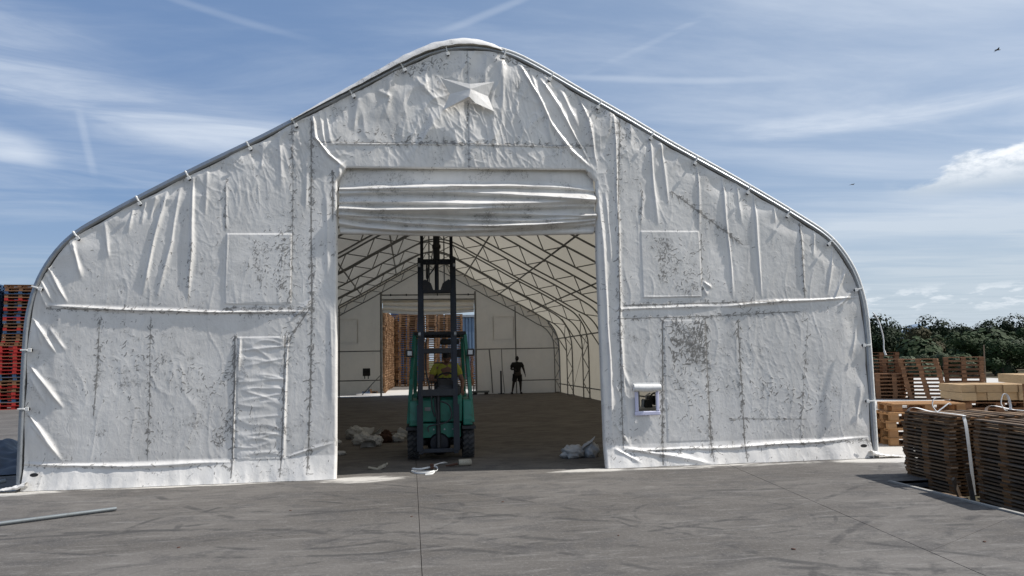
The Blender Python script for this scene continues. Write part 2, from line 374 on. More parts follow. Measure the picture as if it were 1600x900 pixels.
M['wood_side']=wood('weathered_bearer_wood',(.24,.125,.055),(.12,.062,.03),(.08,.065,.05),.4)
M['wood_tan']=wood('tan_pallet_wood',(.33,.20,.11),(.17,.095,.052),(.18,.15,.12),.4)
M['timber']=wood('sawn_timber',(.46,.33,.19),(.36,.24,.13),(.3,.25,.18),.25)
M['red']=worn('red_pallet_paint',(.40,.022,.018),(.14,.04,.03),.5,5,.8,0,.2)
M['blue']=worn('blue_pallet_paint',(.03,.08,.17),(.05,.05,.05),.6,5,.8,0,.2)
M['clad']=worn('blue_grey_cladding',(.13,.20,.29),(.2,.22,.25),.3,.8,.5,0,.05)
M['bluebox']=worn('blue_container_paint',(.02,.10,.26),(.1,.1,.1),.3,2,.5,0,.05)

# ------------------------------------------------------------------ ground
def poly_slab(pts,parent,top=0,depth=.09):
    n=len(pts); vs=[(x,y,top) for x,y in pts]+[(x,y,top-depth) for x,y in pts]
    mb=MB(); mb.add(vs,[tuple(range(n))]+[(i,i+n,(i+1)%n+n,(i+1)%n) for i in range(n)])
    o=mb.build('concrete_slab',M['concrete'],parent); return o
def make_ground():
    def hill_h(x,y):
        r=np.hypot(x,y); a=np.degrees(np.arctan2(x,y))
        h=4.5*np.exp(-((a-44)/13)**2)*np.clip((r-170)/150,0,1)**1.2+2.0*np.exp(-((a-33)/9)**2)*np.clip((r-120)/120,0,1)
        return h
    rr=np.concatenate([np.linspace(0,60,5),np.linspace(80,600,30),np.array([900,2000,5000,9000.])])
    th=np.radians(np.linspace(0,360,145)); V=[];F=[]
    for i,r in enumerate(rr):
        x=r*np.sin(th); y=r*np.cos(th); z=-.12+hill_h(x,y)*(r<900)
        V+= list(zip(x,y,z))
    n=len(th)
    for i in range(len(rr)-1):
        for k in range(n-1): F.append((i*n+k,i*n+k+1,(i+1)*n+k+1,(i+1)*n+k))
    o=grid_obj('ground',V,F,M['soil']); tag(o,kind='structure')
    y=thing('concrete_yard',None,None); tag(y,kind='structure')
    j=.0028; L=lambda Y,e=0:4.17+(Y-5.2)*.0984+e
    poly_slab([(-60,-12),(.078-j,-12),(.078-j,75),(-60,75)],y)
    poly_slab([(.078+j,-12),(L(-12,-j),-12),(L(75,-j),75),(.078+j,75)],y)
    m=lambda X:5.98+(X-4.35)*.62
    xa=L(m(4.3),j)
    poly_slab([(L(-12,j),-12),(6.08,-12),(6.08,m(6.08)-.003),(xa,m(xa)-.003)],y)
    poly_slab([(xa,m(xa)+.003),(6.08,m(6.08)+.003),(6.08,9.13),(34,9.13),(34,75),(L(75,j),75)],y)
    # raised pale arris strip along the slab edge, the formwork line seen beside the lids
    mb=MB(); mb.box((6.045,1.5,.008),(.05,15.2,.02)); mb.box((6.6,9.155,-.02),(1.1,.05,.03)); mb.build('slab_edging',M['edging'],y)
    return hill_h
m_,g_,b_=new_mat('pale_edging',.8); _n=g_.noise(g_.pos(),6,5,.7); g_.put(b_.inputs['Base Color'],g_.mix(_n,(.16,.155,.145),(.42,.41,.38))); M['edging']=m_
hill_h=make_ground()

# ------------------------------------------------------------------ tent
CX=.98; WY=11.2; NF=9; BAY=25.3/8
HALF=[(6.24,0),(6.24,1.1),(6.235,1.9),(6.2,2.45),(6.05,2.97),(5.72,3.44),(5.2,3.80),(4.16,4.40),(3.13,4.95),(2.4,5.37),(1.7,5.76),(.95,6.18),(.5,6.37),(0,6.44)]
PROF=catmull([(-x,z) for x,z in HALF]+[(x,z) for x,z in HALF[::-1][1:]],5)    # relative to CX
def offset_poly(P,d):          # positive = outwards
    T=np.gradient(P,axis=0); T/=np.linalg.norm(T,axis=1)[:,None]
    N=np.stack([-T[:,1],T[:,0]],1); return P+N*(d if np.isscalar(d) else np.asarray(d)[:,None])
ARC=np.concatenate([[0],np.cumsum(np.linalg.norm(np.diff(PROF,axis=0),axis=1))])
tent=thing('storage_tent','huge arched white sheeting tent with an open front doorway, dirty crinkled cloth','tent',(CX,WY,0))
T2=lambda x,y,z:(x-CX,y-WY,z)      # world to tent
def in_poly(px,py,poly):
    ins=np.zeros(px.shape,bool); n=len(poly)
    for i in range(n):
        x1,y1=poly[i]; x2,y2=poly[(i+1)%n]
        if y1==y2: continue
        c=((y1>py)!=(y2>py))&(px<(x2-x1)*(py-y1)/(y2-y1)+x1); ins^=c
    return ins
def seg_dist(X,Z,pts):
    best=np.full(X.shape,9.); bt=np.zeros(X.shape); L=[0]
    for (a,b),(c,d) in zip(pts[:-1],pts[1:]): L.append(L[-1]+math.hypot(c-a,d-b))
    R_=.45; P_=np.array(pts); sel=np.where((X>P_[:,0].min()-R_)&(X<P_[:,0].max()+R_)&(Z>P_[:,1].min()-R_)&(Z<P_[:,1].max()+R_))[0]
    if len(sel)<len(X) and X.ndim==1:
        if len(sel): b_,t_=seg_dist_all(X[sel],Z[sel],pts,L); best[sel]=b_; bt[sel]=t_
        return best,bt
    return seg_dist_all(X,Z,pts,L)
def seg_dist_all(X,Z,pts,L):
    best=np.full(X.shape,9.); bt=np.zeros(X.shape)
    for i,((a,b),(c,d)) in enumerate(zip(pts[:-1],pts[1:])):
        dx,dz=c-a,d-b; l2=dx*dx+dz*dz+1e-9
        t=np.clip(((X-a)*dx+(Z-b)*dz)/l2,0,1); ds=np.hypot(X-a-t*dx,Z-b-t*dz)
        m=ds<best; best=np.where(m,ds,best); bt=np.where(m,(L[i]+t*(L[i+1]-L[i]))/L[-1],bt)
    return best,bt
def nearest_on(P,closed,x,z):
    A=P if not closed else np.vstack([P,P[:1]]); a=A[:-1]; b=A[1:]; d=b-a
    t=np.clip(((x[:,None]-a[None,:,0])*d[None,:,0]+(z[:,None]-a[None,:,1])*d[None,:,1])/(d**2).sum(1)[None,:],0,1)
    qx=a[None,:,0]+t*d[None,:,0]; qz=a[None,:,1]+t*d[None,:,1]; ds=np.hypot(x[:,None]-qx,z[:,None]-qz); k=ds.argmin(1); r=np.arange(len(x))
    return qx[r,k],qz[r,k],ds[r,k]
DOOR=np.array([(-1.05,-.5),(-1.05,4.32),(-.92,4.52),(2.70,4.54),(2.86,4.36),(2.83,3.2),(2.85,1.6),(2.87,-.5)])
WIN=np.array([(3.40,.83),(3.40,1.14),(3.69,1.14),(3.69,.83)])
TIES=np.linspace(1.0,ARC[-1]-1.0,22)
FOLDS=[([(-3.09,4.34),(-3.09,3.2),(-3.13,2.56)],.022,.030),
([(-3.58,4.08),(-3.66,3.71)],.03,.016),
([(-3.43,4.15),(-3.58,3.48),(-3.74,2.64)],.025,.026),
([(-3.26,4.22),(-3.36,3.39),(-3.54,2.61)],.022,.020),
([(-3.73,4.01),(-3.77,3.66)],.025,.014),
([(-3.9,3.89),(-3.95,3.52)],.02,.014),
([(-4.27,3.66),(-4.2,3.16)],.025,.018),
([(-4.7,3.43),(-4.55,2.9)],.022,.030),
([(-4.76,3.52),(-4.67,3.2)],.02,.018),
([(-5.04,3.13),(-4.73,2.56)],.022,.030),
([(-5.09,2.86),(-4.92,2.56)],.02,.022),
([(-5.07,3.02),(-4.85,2.65)],.02,.018),
([(-5.11,2.76),(-4.97,2.44)],.02,.018),
([(-2.64,4.28),(-2.63,3.55)],.015,.010),
([(-2.89,4.49),(-2.92,3.76)],.025,.012),
([(-1.89,5.1),(-1.85,4.14)],.03,.014),
([(-2.11,4.95),(-2.14,4.43)],.03,.010),
([(-5.17,2.33),(-5.02,2.12),(-4.84,1.85)],.022,.032),
([(-5.18,1.68),(-4.98,1.43),(-4.74,1.1)],.022,.034),
([(-5.18,1.05),(-4.99,0.78),(-4.73,0.39)],.022,.034),
([(-5.16,1.52),(-4.95,1.15)],.02,.018),
([(-5.14,0.9),(-4.83,0.52)],.02,.018),
([(-4.94,2.2),(-4.71,1.88)],.025,.016),
([(-5.13,2.27),(-5.03,1.96)],.02,.018),
([(-1.41,5.33),(-1.36,4.97),(-1.17,4.71),(-0.94,4.51)],.024,.045),
([(-1.33,5.43),(-1.2,4.73)],.03,.022),
([(-1.25,5.51),(-1.12,4.78)],.035,.018),
([(-0.99,4.15),(-1.02,4.52),(-0.93,4.62)],.02,.02),
([(-0.75,5.62),(-0.82,5.08)],.05,.02),
([(-0.51,5.73),(-0.29,5.63),(-0.37,5.28)],.05,.018),
([(0.01,6.04),(0.49,5.5)],.06,.018),
([(0.59,5.51),(0.15,4.9)],.07,.02),
([(-0.18,6.08),(-0.37,5.53)],.05,.016),
([(0.29,6.2),(0.24,5.65)],.05,.014),
([(1.19,6.33),(1.16,5.88)],.04,.012),
([(1.44,6.29),(1.43,5.38)],.04,.018),
([(1.72,6.17),(1.98,5.7),(2.19,5.24),(2.48,4.84),(2.83,4.55)],.028,.042),
([(2.03,5.97),(2.29,5.55),(2.56,5.05),(2.76,4.7)],.022,.036),
([(1.88,6.08),(2.09,5.39),(2.24,4.79)],.035,.02),
([(2.61,5.74),(2.78,5.31),(2.87,4.65)],.022,.03),
([(2.33,5.81),(2.62,5.2)],.03,.018),
([(1.27,5.37),(1.32,4.62)],.06,.014),
([(2.89,4.2),(2.95,3.0),(2.99,1.63),(2.99,0.29)],.03,.032),
([(3.17,5.52),(3.19,4.6),(3.18,3.4),(3.17,2.02),(3.21,1.05),(3.27,0.33)],.024,.026),
([(3.01,4.2),(3.06,3.0)],.02,.014),
([(3.75,5.1),(3.78,4.41),(3.83,3.68)],.024,.024),
([(3.92,4.96),(4.02,4.0)],.022,.020),
([(4.52,4.71),(4.5,3.58)],.02,.014),
([(4.91,4.51),(4.96,3.6),(5.0,2.54)],.018,.022),
([(5.14,4.38),(5.21,3.71)],.024,.013),
([(5.43,4.22),(5.45,3.4),(5.48,2.53)],.018,.022),
([(5.75,4.04),(5.77,3.71)],.02,.012),
([(6.19,3.77),(6.18,3.19),(6.2,2.56)],.02,.018),
([(6.42,3.61),(6.37,3.19)],.02,.012),
([(6.73,3.32),(6.59,2.58)],.022,.016),
([(6.92,2.94),(6.67,2.45)],.022,.016),
([(7.01,2.63),(6.75,2.37)],.02,.016),
([(4.54,2.79),(4.66,2.69)],.02,.02),
([(4.51,2.74),(4.59,2.57)],.02,.016),
([(7.07,2.16),(6.92,1.56)],.03,.012),
([(7.06,1.15),(6.93,0.46)],.03,.012),
([(3.12,1.63),(3.3,1.19)],.022,.014),
([(3.07,1.24),(3.26,0.76)],.022,.014),
([(3.03,0.67),(3.27,0.31)],.022,.016),
([(3.02,0.29),(3.41,0.07)],.02,.02),
([(3.17,0.29),(3.81,0.17),(4.51,0.01)],.03,.03),
([(-4.97,2.52),(-4.35,2.46),(-3.5,2.41),(-2.19,2.39),(-1.43,2.39)],.018,.034),
([(4.83,2.41),(5.57,2.45),(6.44,2.5),(7.12,2.54)],.018,.032),
([(3.09,2.37),(3.9,2.39),(4.83,2.41)],.02,.018),
([(-5.21,0.36),(-4.69,0.32),(-3.87,0.29),(-2.47,0.29)],.022,.034),
([(-1.77,0.32),(-1.11,0.52)],.02,.014),
([(3.17,0.26),(4.42,0.24),(5.98,0.27),(7.23,0.33)],.02,.028),
([(-1.31,4.88),(-0.37,4.89),(0.89,4.91)],.012,.014),
([(0.89,4.91),(2.06,4.91),(2.81,4.91)],.012,.016),
([(-2.47,2.05),(-2.47,1.19),(-2.48,0.17)],.012,.016),
([(-1.74,2.04),(-1.77,1.18),(-1.81,0.15)],.012,.018),
([(-2.41,2.01),(-2.43,1.55)],.02,.02),
([(-2.61,3.52),(-2.62,2.53)],.008,.010),
([(-2.62,2.52),(-1.7,2.5)],.008,.012),
([(3.52,2.55),(4.5,2.56)],.008,.012),
([(4.49,3.57),(4.5,2.56)],.008,.008),
([(-1.68,1.9),(-2.4,1.84)],.02,.010),
([(-1.77,1.72),(-2.41,1.61)],.022,.006),
([(-1.76,1.43),(-2.41,1.39)],.022,.005),
([(-1.78,1.21),(-2.42,1.12)],.022,.006),
([(-1.79,0.91),(-2.42,0.88)],.022,.005),
([(-1.79,0.67),(-2.42,0.57)],.022,.006),
([(-1.8,0.41),(-2.42,0.41)],.022,.005),
([(-1.49,4.72),(-1.5,3.86)],.03,.012),
([(-1.21,4.15),(-1.17,2.82)],.03,.010),
([(-1.15,2.45),(-1.13,0.98)],.03,.010),
([(-1.7,2.27),(-1.43,2.55)],.025,.014),
([(3.61,4.15),(3.54,3.68)],.03,.010)]
DIRT=[([(-4.3,2.3),(-4.3,1.68),(-4.34,0.98)],.012,.8),
([(-3.62,2.34),(-3.61,1.4),(-3.62,0.35)],.010,.6),
([(-2.64,4.32),(-2.64,3.55)],.008,.5),
([(-3.09,3.39),(-3.12,2.52)],.010,.5),
([(-1.43,5.21),(-1.43,3.86),(-1.41,2.55),(-1.43,1.17),(-1.46,0.09)],.016,1),
([(-1.71,5.2),(-1.69,4.15),(-1.7,2.55)],.012,.6),
([(-2.48,2.05),(-2.48,1.01),(-2.49,0.08)],.014,.9),
([(-1.78,2.04),(-1.8,1.0),(-1.83,0.06)],.012,.8),
([(-1.85,3.48),(-1.84,2.6)],.05,.8),
([(-2.2,3.39),(-2.06,2.69)],.08,.7),
([(-1.43,2.45),(-1.79,1.9)],.010,.9),
([(-4.97,2.47),(-1.43,2.34)],.010,.6),
([(-2.63,2.45),(-1.48,2.43)],.03,.9),
([(-1.31,4.9),(0.89,4.92),(2.82,4.92)],.012,.8),
([(-0.75,5.08),(0.87,4.91)],.03,.6),
([(3.27,5.42),(3.2,3.9),(3.16,2.02),(3.16,0.29)],.014,.8),
([(3.59,4.2),(3.54,3.6)],.01,.5),
([(3.84,3.4),(4.38,2.69)],.12,.75),
([(3.94,3.4),(3.86,2.7)],.05,.8),
([(3.24,2.43),(5.9,2.48)],.016,.8),
([(3.13,2.23),(4.51,2.25),(6.1,2.31)],.008,.7),
([(3.84,2.2),(3.81,1.23),(3.75,0.03)],.016,1),
([(4.53,2.2),(4.53,1.21),(4.54,0.05)],.014,1),
([(4.15,2.1),(4.4,1.6)],.09,1.1),
([(3.98,1.91),(4.49,1.75)],.03,1.3),
([(4.07,1.42),(4.34,0.63)],.12,.6),
([(5.06,2.19),(5.07,1.2),(5.08,0.03)],.010,.9),
([(4.53,3.55),(4.5,2.57)],.01,.5),
([(6.18,3.71),(6.2,2.53)],.012,.8),
([(6.22,2.17),(5.98,0.29)],.008,.5),
([(4.08,4.21),(5.2,3.38)],.006,1.5),
([(4.85,0.67),(6.11,0.63)],.02,.5),
([(5.3,1.19),(6.44,0.77)],.08,.4),
([(-0.75,5.92),(0.6,6.16)],.04,.5),
([(1.39,6.29),(2.29,6.06)],.05,.5),
([(0.89,6.43),(0.89,4.55)],.008,.5),
([(-1.12,4.44),(-1.12,3.72)],.02,.8),
([(-2.45,1.73),(-2.87,1.2)],.06,.5),
([(-2.69,0.58),(-2.44,1.01)],.06,.8),
([(-3.91,1.76),(-2.79,1.38)],.12,.4),
([(3.51,5.84),(4.0,4.92)],.06,.4),
([(2.83,5.52),(3.58,4.92)],.1,.5),
([(-5.18,0.33),(-2.47,0.23)],.02,.3),
([(3.17,0.23),(7.22,0.27)],.012,.5),
([(4.02,0.21),(4.21,0.01)],.03,.6),
([(4.67,1.11),(5.14,1.2)],.03,.5)]

def crease_marks(xs,zs,s):
    """short dark creases rubbed into the sheet: denser along welds, squares and the side door"""
    A=np.zeros((len(xs),len(zs))); Gm=np.zeros_like(A); r=np.random.RandomState(21)
    heavy=[]                                      # (x,z,sigma,weight) spots where marks gather
    for pts,w,a in DIRT:
        for (p,q),(u,v) in zip(pts[:-1],pts[1:]):
            n=max(1,int(math.hypot(u-p,v-q)/.12))
            for k in range(n): heavy.append((p+(u-p)*k/n,q+(v-q)*k/n,(max(.05,w*1.1) if w>=.04 else .017),a*(.10+ (1.6 if w>=.04 else 1)*.12)*(1 if w>=.04 else .55),math.atan2(v-q,u-p) if w<.04 else None))
    H=np.array([h[:4] for h in heavy]); H[:,3]/=H[:,3].sum(); dirs=[h[4] for h in heavy]
    def stroke(x,z,ang,L,w,st):
        n=r.randint(2,5); pts=[(x,z)]; a=ang
        for i in range(n): a+=r.normal()*.45; pts.append((pts[-1][0]+math.cos(a)*L/n,pts[-1][1]+math.sin(a)*L/n))
        P=np.array(pts); i0,i1=[int(np.clip((q-xs[0])/s,0,len(xs)-1)) for q in (P[:,0].min()-.05,P[:,0].max()+.05)]; j0,j1=[int(np.clip((q-zs[0])/s,0,len(zs)-1)) for q in (P[:,1].min()-.05,P[:,1].max()+.05)]
        if i1-i0<2 or j1-j0<2: return
        GX,GZ=np.meshgrid(xs[i0:i1],zs[j0:j1],indexing='ij'); d=np.full(GX.shape,9.); 
        for (p,q),(u,v) in zip(pts[:-1],pts[1:]):
            dx,dz=u-p,v-q; t=np.clip(((GX-p)*dx+(GZ-q)*dz)/(dx*dx+dz*dz+1e-9),0,1); d=np.minimum(d,np.hypot(GX-p-t*dx,GZ-q-t*dz))
        A[i0:i1,j0:j1]=np.maximum(A[i0:i1,j0:j1],st*np.exp(-(d/w)**2)); Gm[i0:i1,j0:j1]=np.maximum(Gm[i0:i1,j0:j1],st*np.exp(-(d/(w*1.8))**2))
    for k in range(4300):                         # gathered marks
        i=r.choice(len(H),p=H[:,3]); x=H[i,0]+r.normal()*H[i,2]; z=H[i,1]+r.normal()*H[i,2]; a0=dirs[i]
        ang=(a0+r.normal()*.22) if (a0 is not None and r.rand()<.92) else r.choice([0.1,1.5,.9,-.7])+r.normal()*.35
        stroke(x,z,ang,r.gamma(1.8,.018)+.010,r.uniform(.0048,.0078),r.uniform(.5,1.2))
    N=14000; X=r.uniform(-5.3,7.2,N); Z=r.uniform(0,6.4,N); dens=.10+2.6*np.clip(fbm(X*.9+3,Z*.8,3)+.04,0,1)+.06*(Z<2.5)
    for x,z,dn in zip(X,Z,dens):                  # scattered marks
        if r.rand()>dn: continue
        fam=float(pn(np.array([x*.8]),np.array([z*.8+9]))[0]); ang=(1.5 if fam>0 else .35)+r.normal()*.45
        stroke(x,z,ang,r.gamma(1.6,.015)+.008,r.uniform(.0045,.0068),r.uniform(.25,1.0))
    for k in range(230):                          # the scuffed square above the right side door
        x=r.uniform(3.97,4.50); z=r.uniform(1.52,2.16)
        if abs(x-4.12)<.07 and r.rand()<.6: continue
        stroke(x,z,r.choice([1.55,1.55,.05,.8,-.8])+r.normal()*.12,r.uniform(.03,.13),r.uniform(.006,.010),r.uniform(.7,1.3))
    for k in range(90):                           # a few long scuffs
        stroke(r.uniform(-5.2,7.1),r.uniform(.2,5),r.uniform(-1.6,1.6),r.uniform(.2,.7),.005,r.uniform(.25,.55))
    return A,Gm
def front_wall():
    s=.0103
    scal=np.array([.028+.024*min(1,np.abs(TIES-a).min()/.42)**1.3 for a in ARC]); 
    out=offset_poly(PROF,-scal); out[:,0]+=CX; out[0,1]=out[-1,1]=.008; 
    out=np.vstack([out,[(out[-1,0]-.01,.006)],[(out[0,0]+.01,.006)]])
    xs=np.arange(-5.4,7.4,s); zs=np.arange(-.02,6.5,s)
    X,Z=np.meshgrid(xs,zs,indexing='ij'); cx=X[:-1,:-1]+s/2; cz=Z[:-1,:-1]+s/2
    keep=in_poly(cx,cz,out)&~in_poly(cx,cz,DOOR)&~in_poly(cx,cz,WIN)
    idx=np.arange(X.size).reshape(X.shape)
    ii,jj=np.where(keep)
    F=np.stack([idx[ii,jj],idx[ii+1,jj],idx[ii+1,jj+1],idx[ii,jj+1]],1)
    used=np.unique(F); mp=np.full(X.size,-1); mp[used]=np.arange(len(used)); F=mp[F]
    strokes,glint=crease_marks(xs,zs,s); strokes=strokes.ravel()[used]; glint=glint.ravel()[used]
    x=X.ravel()[used].copy(); z=Z.ravel()[used].copy()
    cnt=np.bincount(F.ravel(),minlength=len(used)); bd=np.where(cnt<4)[0]
    for poly in (out,DOOR,WIN):
        qx,qz,ds=nearest_on(poly,True,x[bd],z[bd]); m=ds<s*.95; x[bd[m]]=qx[m]; z[bd[m]]=qz[m]
    h=.014*fbm(x*.55,z*.5,2)+.006*fbm(x*1.6+3,z*1.2,2)
    # crumple: ridged noise, oriented
    def ridg(a,b,sh=2.2): return np.maximum(0,1-np.abs(a)*sh*2)**2*b
    wx=x+.15*pn(x*1.3,z*1.3); wz=z+.15*pn(x*1.3+9,z*1.3)
    amp=.55+.9*np.clip(fbm(x*.7+5,z*.7+2,3)+.15,0,1)
    h+=(ridg(fbm(wx*2.2,wz*.7,2),.0034,3)+ridg(fbm(wx*3.1+wz*2.0+4,wz*2.6-wx*1.3,2),.0011,3)+ridg(fbm(wx*5.5-wz*3.2,wz*4+wx*2,2),.0006))*amp
    h+=.0010*fbm(wx*9,wz*7,2)*amp
    gable=np.clip((z-4.5)/.5,0,1); h+=gable*(.024*fbm(x*1.7+1,z*1.1+7,3)+ridg(fbm(wx*1.6+8-wz*.9,wz*.8+wx*.4+3,2),.012,1.6))
    skirt=np.clip((.34-z)/.34,0,1); h+=skirt**1.15*(.085+.05*pn(x*1.7,z*0+2)+.02*pn(x*6,z*3))
    for pts,w,a in FOLDS:
        ds,t=seg_dist(wx*.15+x*.85,wz*.15+z*.85,pts)
        ww=w*(1.0+.35*np.sin(t*7+pts[0][0]*9)); tp=np.clip(np.minimum(t*6+.25,(1-t)*4+.1),0,1)
        h+=a*1.1*np.exp(-(ds/ww)**1.5)*tp-.18*a*np.exp(-(ds/(ww*3.0))**2)*tp
    h+=.0009*glint
    pa=np.clip(fbm(x*.6+11,z*.5+4,2)*2.2+.25,0,1)*(.45+.55*np.clip((z-2.3)/.8,0,1)+.9*gable); h+=pa*(ridg(fbm(wx*6.5+wz*1.5,wz*1.7,2),.0032,2)+ridg(fbm(wx*3.8+wz*3.0+5,wz*1.9-wx*1.5+1,2),.0030,2.4))
    zd=((x>-2.43)&(x<-1.80)&(z>.32)&(z<2.02)); h+=zd*ridg(fbm(wx*.9+2,wz*4.6+wx*1.2,2),.0075,1.6)
    # welded joints: the right-hand panel laps 4 mm over the left one
    h+=.010*(np.clip((x-.90)/.012,0,1))*np.exp(-np.clip(x-.9,0,9)/.5)*(z>4.5)
    # window squares and zipped side doors lie proud on the sheet
    def patch(x0,x1,z0,z1,a): 
        d=np.minimum(np.minimum(x-x0,x1-x),np.minimum(z-z0,z1-z)); return a*np.clip(d/.012,0,1)
    h+=patch(-2.62,-1.70,2.51,3.53,.010)+patch(3.54,4.49,2.55,3.59,.008)+patch(-2.45,-1.76,.3,2.04,.006)+patch(3.85,4.53,.35,2.2,.004)
    # cloth turns round the door posts and round the edge tube
    qx,qz,dd=nearest_on(DOOR,True,x,z) if len(x)<2000 else (None,None,None)
    y=-h
    def curl(poly,r,depth,cond):
        k=np.where(cond)[0]; _,_,d=nearest_on(poly,True,x[k],z[k]); u=np.clip(1-d/r,0,1); y[k]+=depth*(1-np.sqrt(np.clip(1-u*u,0,1)))
        h2=np.zeros(len(x)); h2[k]=u; return h2
    curl(DOOR,.04,.07,((x<-.9)|(x>2.7))&(x>-1.25)&(x<3.05)&(z<4.5)); curl(DOOR,.03,.02,(x>-1)&(x<2.8)&(z>4.4)&(z<4.7))
    near=np.abs(np.hypot((x-CX)/6.24,0))>-1
    k=np.where(near)[0]; e=np.full(len(x),9.)
    for c in np.array_split(k,40):
        _,_,e[c]=nearest_on(out[:-2],False,x[c],z[c])
    edge=np.clip(1-e/.35,0,1); y+=.02*edge
    ang=np.arctan2(z-2.2,x-CX)
    y-=edge*.014*np.sin(ang*60)*np.clip(e/.05,0,1)
    # ground line: cloth lies just on the slab
    dirt=.18+.35*np.clip(fbm(x*.8+2,z*.8,3),-.5,1)+.15*(z<2.6)*(x<CX)
    line=np.zeros(len(x))
    for pts,w,a in DIRT:
        if w<.04:
            ds,t=seg_dist(wx*.06+x*.94,wz*.06+z*.94,pts); line=np.maximum(line,(w<.022)*min(a*1.15,1)*np.exp(-(ds/max(.009,w*.75))**2)); dirt=np.maximum(dirt,.9*a*np.exp(-(ds/(.07+w))**2))
        else:
            ds,t=seg_dist(wx*.3+x*.7,wz*.3+z*.7,pts); dirt=np.maximum(dirt,1.25*a*np.exp(-(ds/(w*1.5))**2))
    dirt=np.maximum(dirt,.8*np.clip(1-e/.03,0,1)*(z>3)); dirt*=np.clip(z/.12+.2,0,1)
    V=np.stack([x-CX,y,z],1)
    o=grid_obj('front_wall',V,F,M['front'],tent,{'dirt':dirt*.55,'line':np.maximum(line,strokes)})
    return o
front_wall()
def tent_profile_tube(off,Y,r,x0=-9,x1=9,mat='galv',name='edge_tube',n=10,parent=None):
    P=offset_poly(PROF,off); P=P[(PROF[:,0]>=x0)&(PROF[:,0]<=x1)]
    mb=MB(); mb.tube([(a,Y-WY,max(b,0)) for a,b in P],r,n)
    return mb.build(name,M[mat],parent or tent,smooth=True)
tent_profile_tube(.0,WY+.02,.031); tent_profile_tube(.055,WY+.10,.023,name='cover_tube')
# white rolled hem of the roof cover along the right slope
tent_profile_tube(.055,WY+.03,.028,.4,6.3,'strapcloth' if 'strapcloth' in M else 'strap','cover_hem')
# ties round the edge tube
def ties():
    for a in TIES:
        i=np.searchsorted(ARC,a); p=PROF[min(i,len(PROF)-2)]; q=PROF[min(i+1,len(PROF)-1)]; t=(q-p)/np.linalg.norm(q-p); n=np.array([-t[1],t[0]])
        mb=MB(); ang=math.atan2(n[1],n[0])
        rot=Matrix.Rotation(-ang,3,'Y')
        mb.box((0,0,0),(.09,.075,.020),0,rot); mb.box((-n[0]*.085,-.052,-n[1]*.085),(.05,.012,.05),0,rot)
        o=mb.build('tie_strap',M['strap'],tent,bevel=.004); o.location=(p[0]+n[0]*.0,.012,p[1]+n[1]*.0)
        e=MB(); e.lathe([(.001,-.004),(.022,-.004),(.024,.004),(.001,.006)],(0,0,0),'Y',12); eo=e.build('eyelet',M['blackm'],o,smooth=True); eo.location=(-n[0]*.105,-.045,-n[1]*.105)
ties()
# small dark loops low on both corners of the wall
for x,z in ((-5.03,.22),(6.99,.2)):
    mb=MB(); mb.lathe([(.02,-.006),(.052,-.006),(.052,.01),(.02,.01)],(0,0,0),'Y',14); o=mb.build('ground_loop',M['plastic'],tent); o.scale=(1,1,.5); o.location=(x-CX,-.085,z)
def draped(name,nx,nz,fn,mat,parent,dirtv=.5):
    V=[];F=[]
    for i in range(nx+1):
        for j in range(nz+1): V.append(fn(i/nx,j/nz))
    for i in range(nx):
        for j in range(nz): a=i*(nz+1)+j; F.append((a,a+nz+1,a+nz+2,a+1))
    V=np.array(V); return grid_obj(name,V,F,mat,parent,{'dirt':dirtv+.3*fbm(V[:,0],V[:,2],3)})
# loose roof flap folded over the edge at the upper left
def flap(u,v):
    xd=-2.7+u*3.15; a=np.interp(xd,PROF[:,0],ARC); i=np.searchsorted(ARC,a); i=min(max(i,1),len(ARC)-2)
    px=np.interp(a,ARC,PROF[:,0]); pz=np.interp(a,ARC,PROF[:,1]); t=PROF[i+1]-PROF[i-1]; t=t/np.linalg.norm(t); n=np.array([-t[1],t[0]])
    w=math.sin(min(1,u*1.15)*math.pi*.5)*(1 if u<.8 else math.cos((u-.8)/.2*math.pi*.5)**.6 if u<1 else 0)
    hh=.05+.125*w
    if v<.3: lift=hh*(.75+.25*v/.3); yy=.75-.6*v/.3
    else: q=(v-.3)/.7; lift=hh*math.cos(q*1.45)+.012*w; yy=.15-.21*math.sin(q*1.5)
    lift+=(.006*abs(math.sin(u*31+v*5))+.004*math.sin(u*90-v*6)+.014*float(pn(np.array([u*14.]),np.array([v*2.+3]))[0]))*w
    return (px+n[0]*lift,yy,pz+n[1]*lift)
draped('cover_flap',70,14,flap,M['front'],tent,.3)
# vent hood: a folded star of sheeting high on the gable
def vent():
    P=dict(TL=(.50,-.05,5.88),TC=(.92,-.10,5.79),TR=(1.27,-.05,5.85),C=(.92,-.12,5.71),BL=(.53,-.05,5.41),BM=(.90,-.14,5.59),BM2=(.99,-.13,5.50),BR=(1.26,-.06,5.41),ML=(.63,-.045,5.65),MR=(1.18,-.045,5.63),Bk=(.9,-.02,5.58))
    K=list(P); V=[((P[k][0]-.9)*1.06+.9-CX,P[k][1]-.035,(P[k][2]-5.65)*1.06+5.66) for k in K]; I={k:i for i,k in enumerate(K)}
    F=[('TL','C','TC'),('TC','C','TR'),('TL','ML','C'),('ML','BL','BM'),('ML','BM','C'),('C','BM','BM2'),('C','BM2','BR'),('C','BR','MR'),('C','MR','TR'),('BL','Bk','BM'),('BM','Bk','BM2'),('BM2','Bk','BR')]
    mb=MB(); mb.add(V,[tuple(I[k] for k in f) for f in F]); o=mb.build('vent_hood',M['front'],tent)
    s=o.modifiers.new('s','SUBSURF'); s.levels=s.render_levels=2; s.subdivision_type='SIMPLE'
    for e in (('TL','ML'),('TR','C'),('BL','BM')): pass
vent()
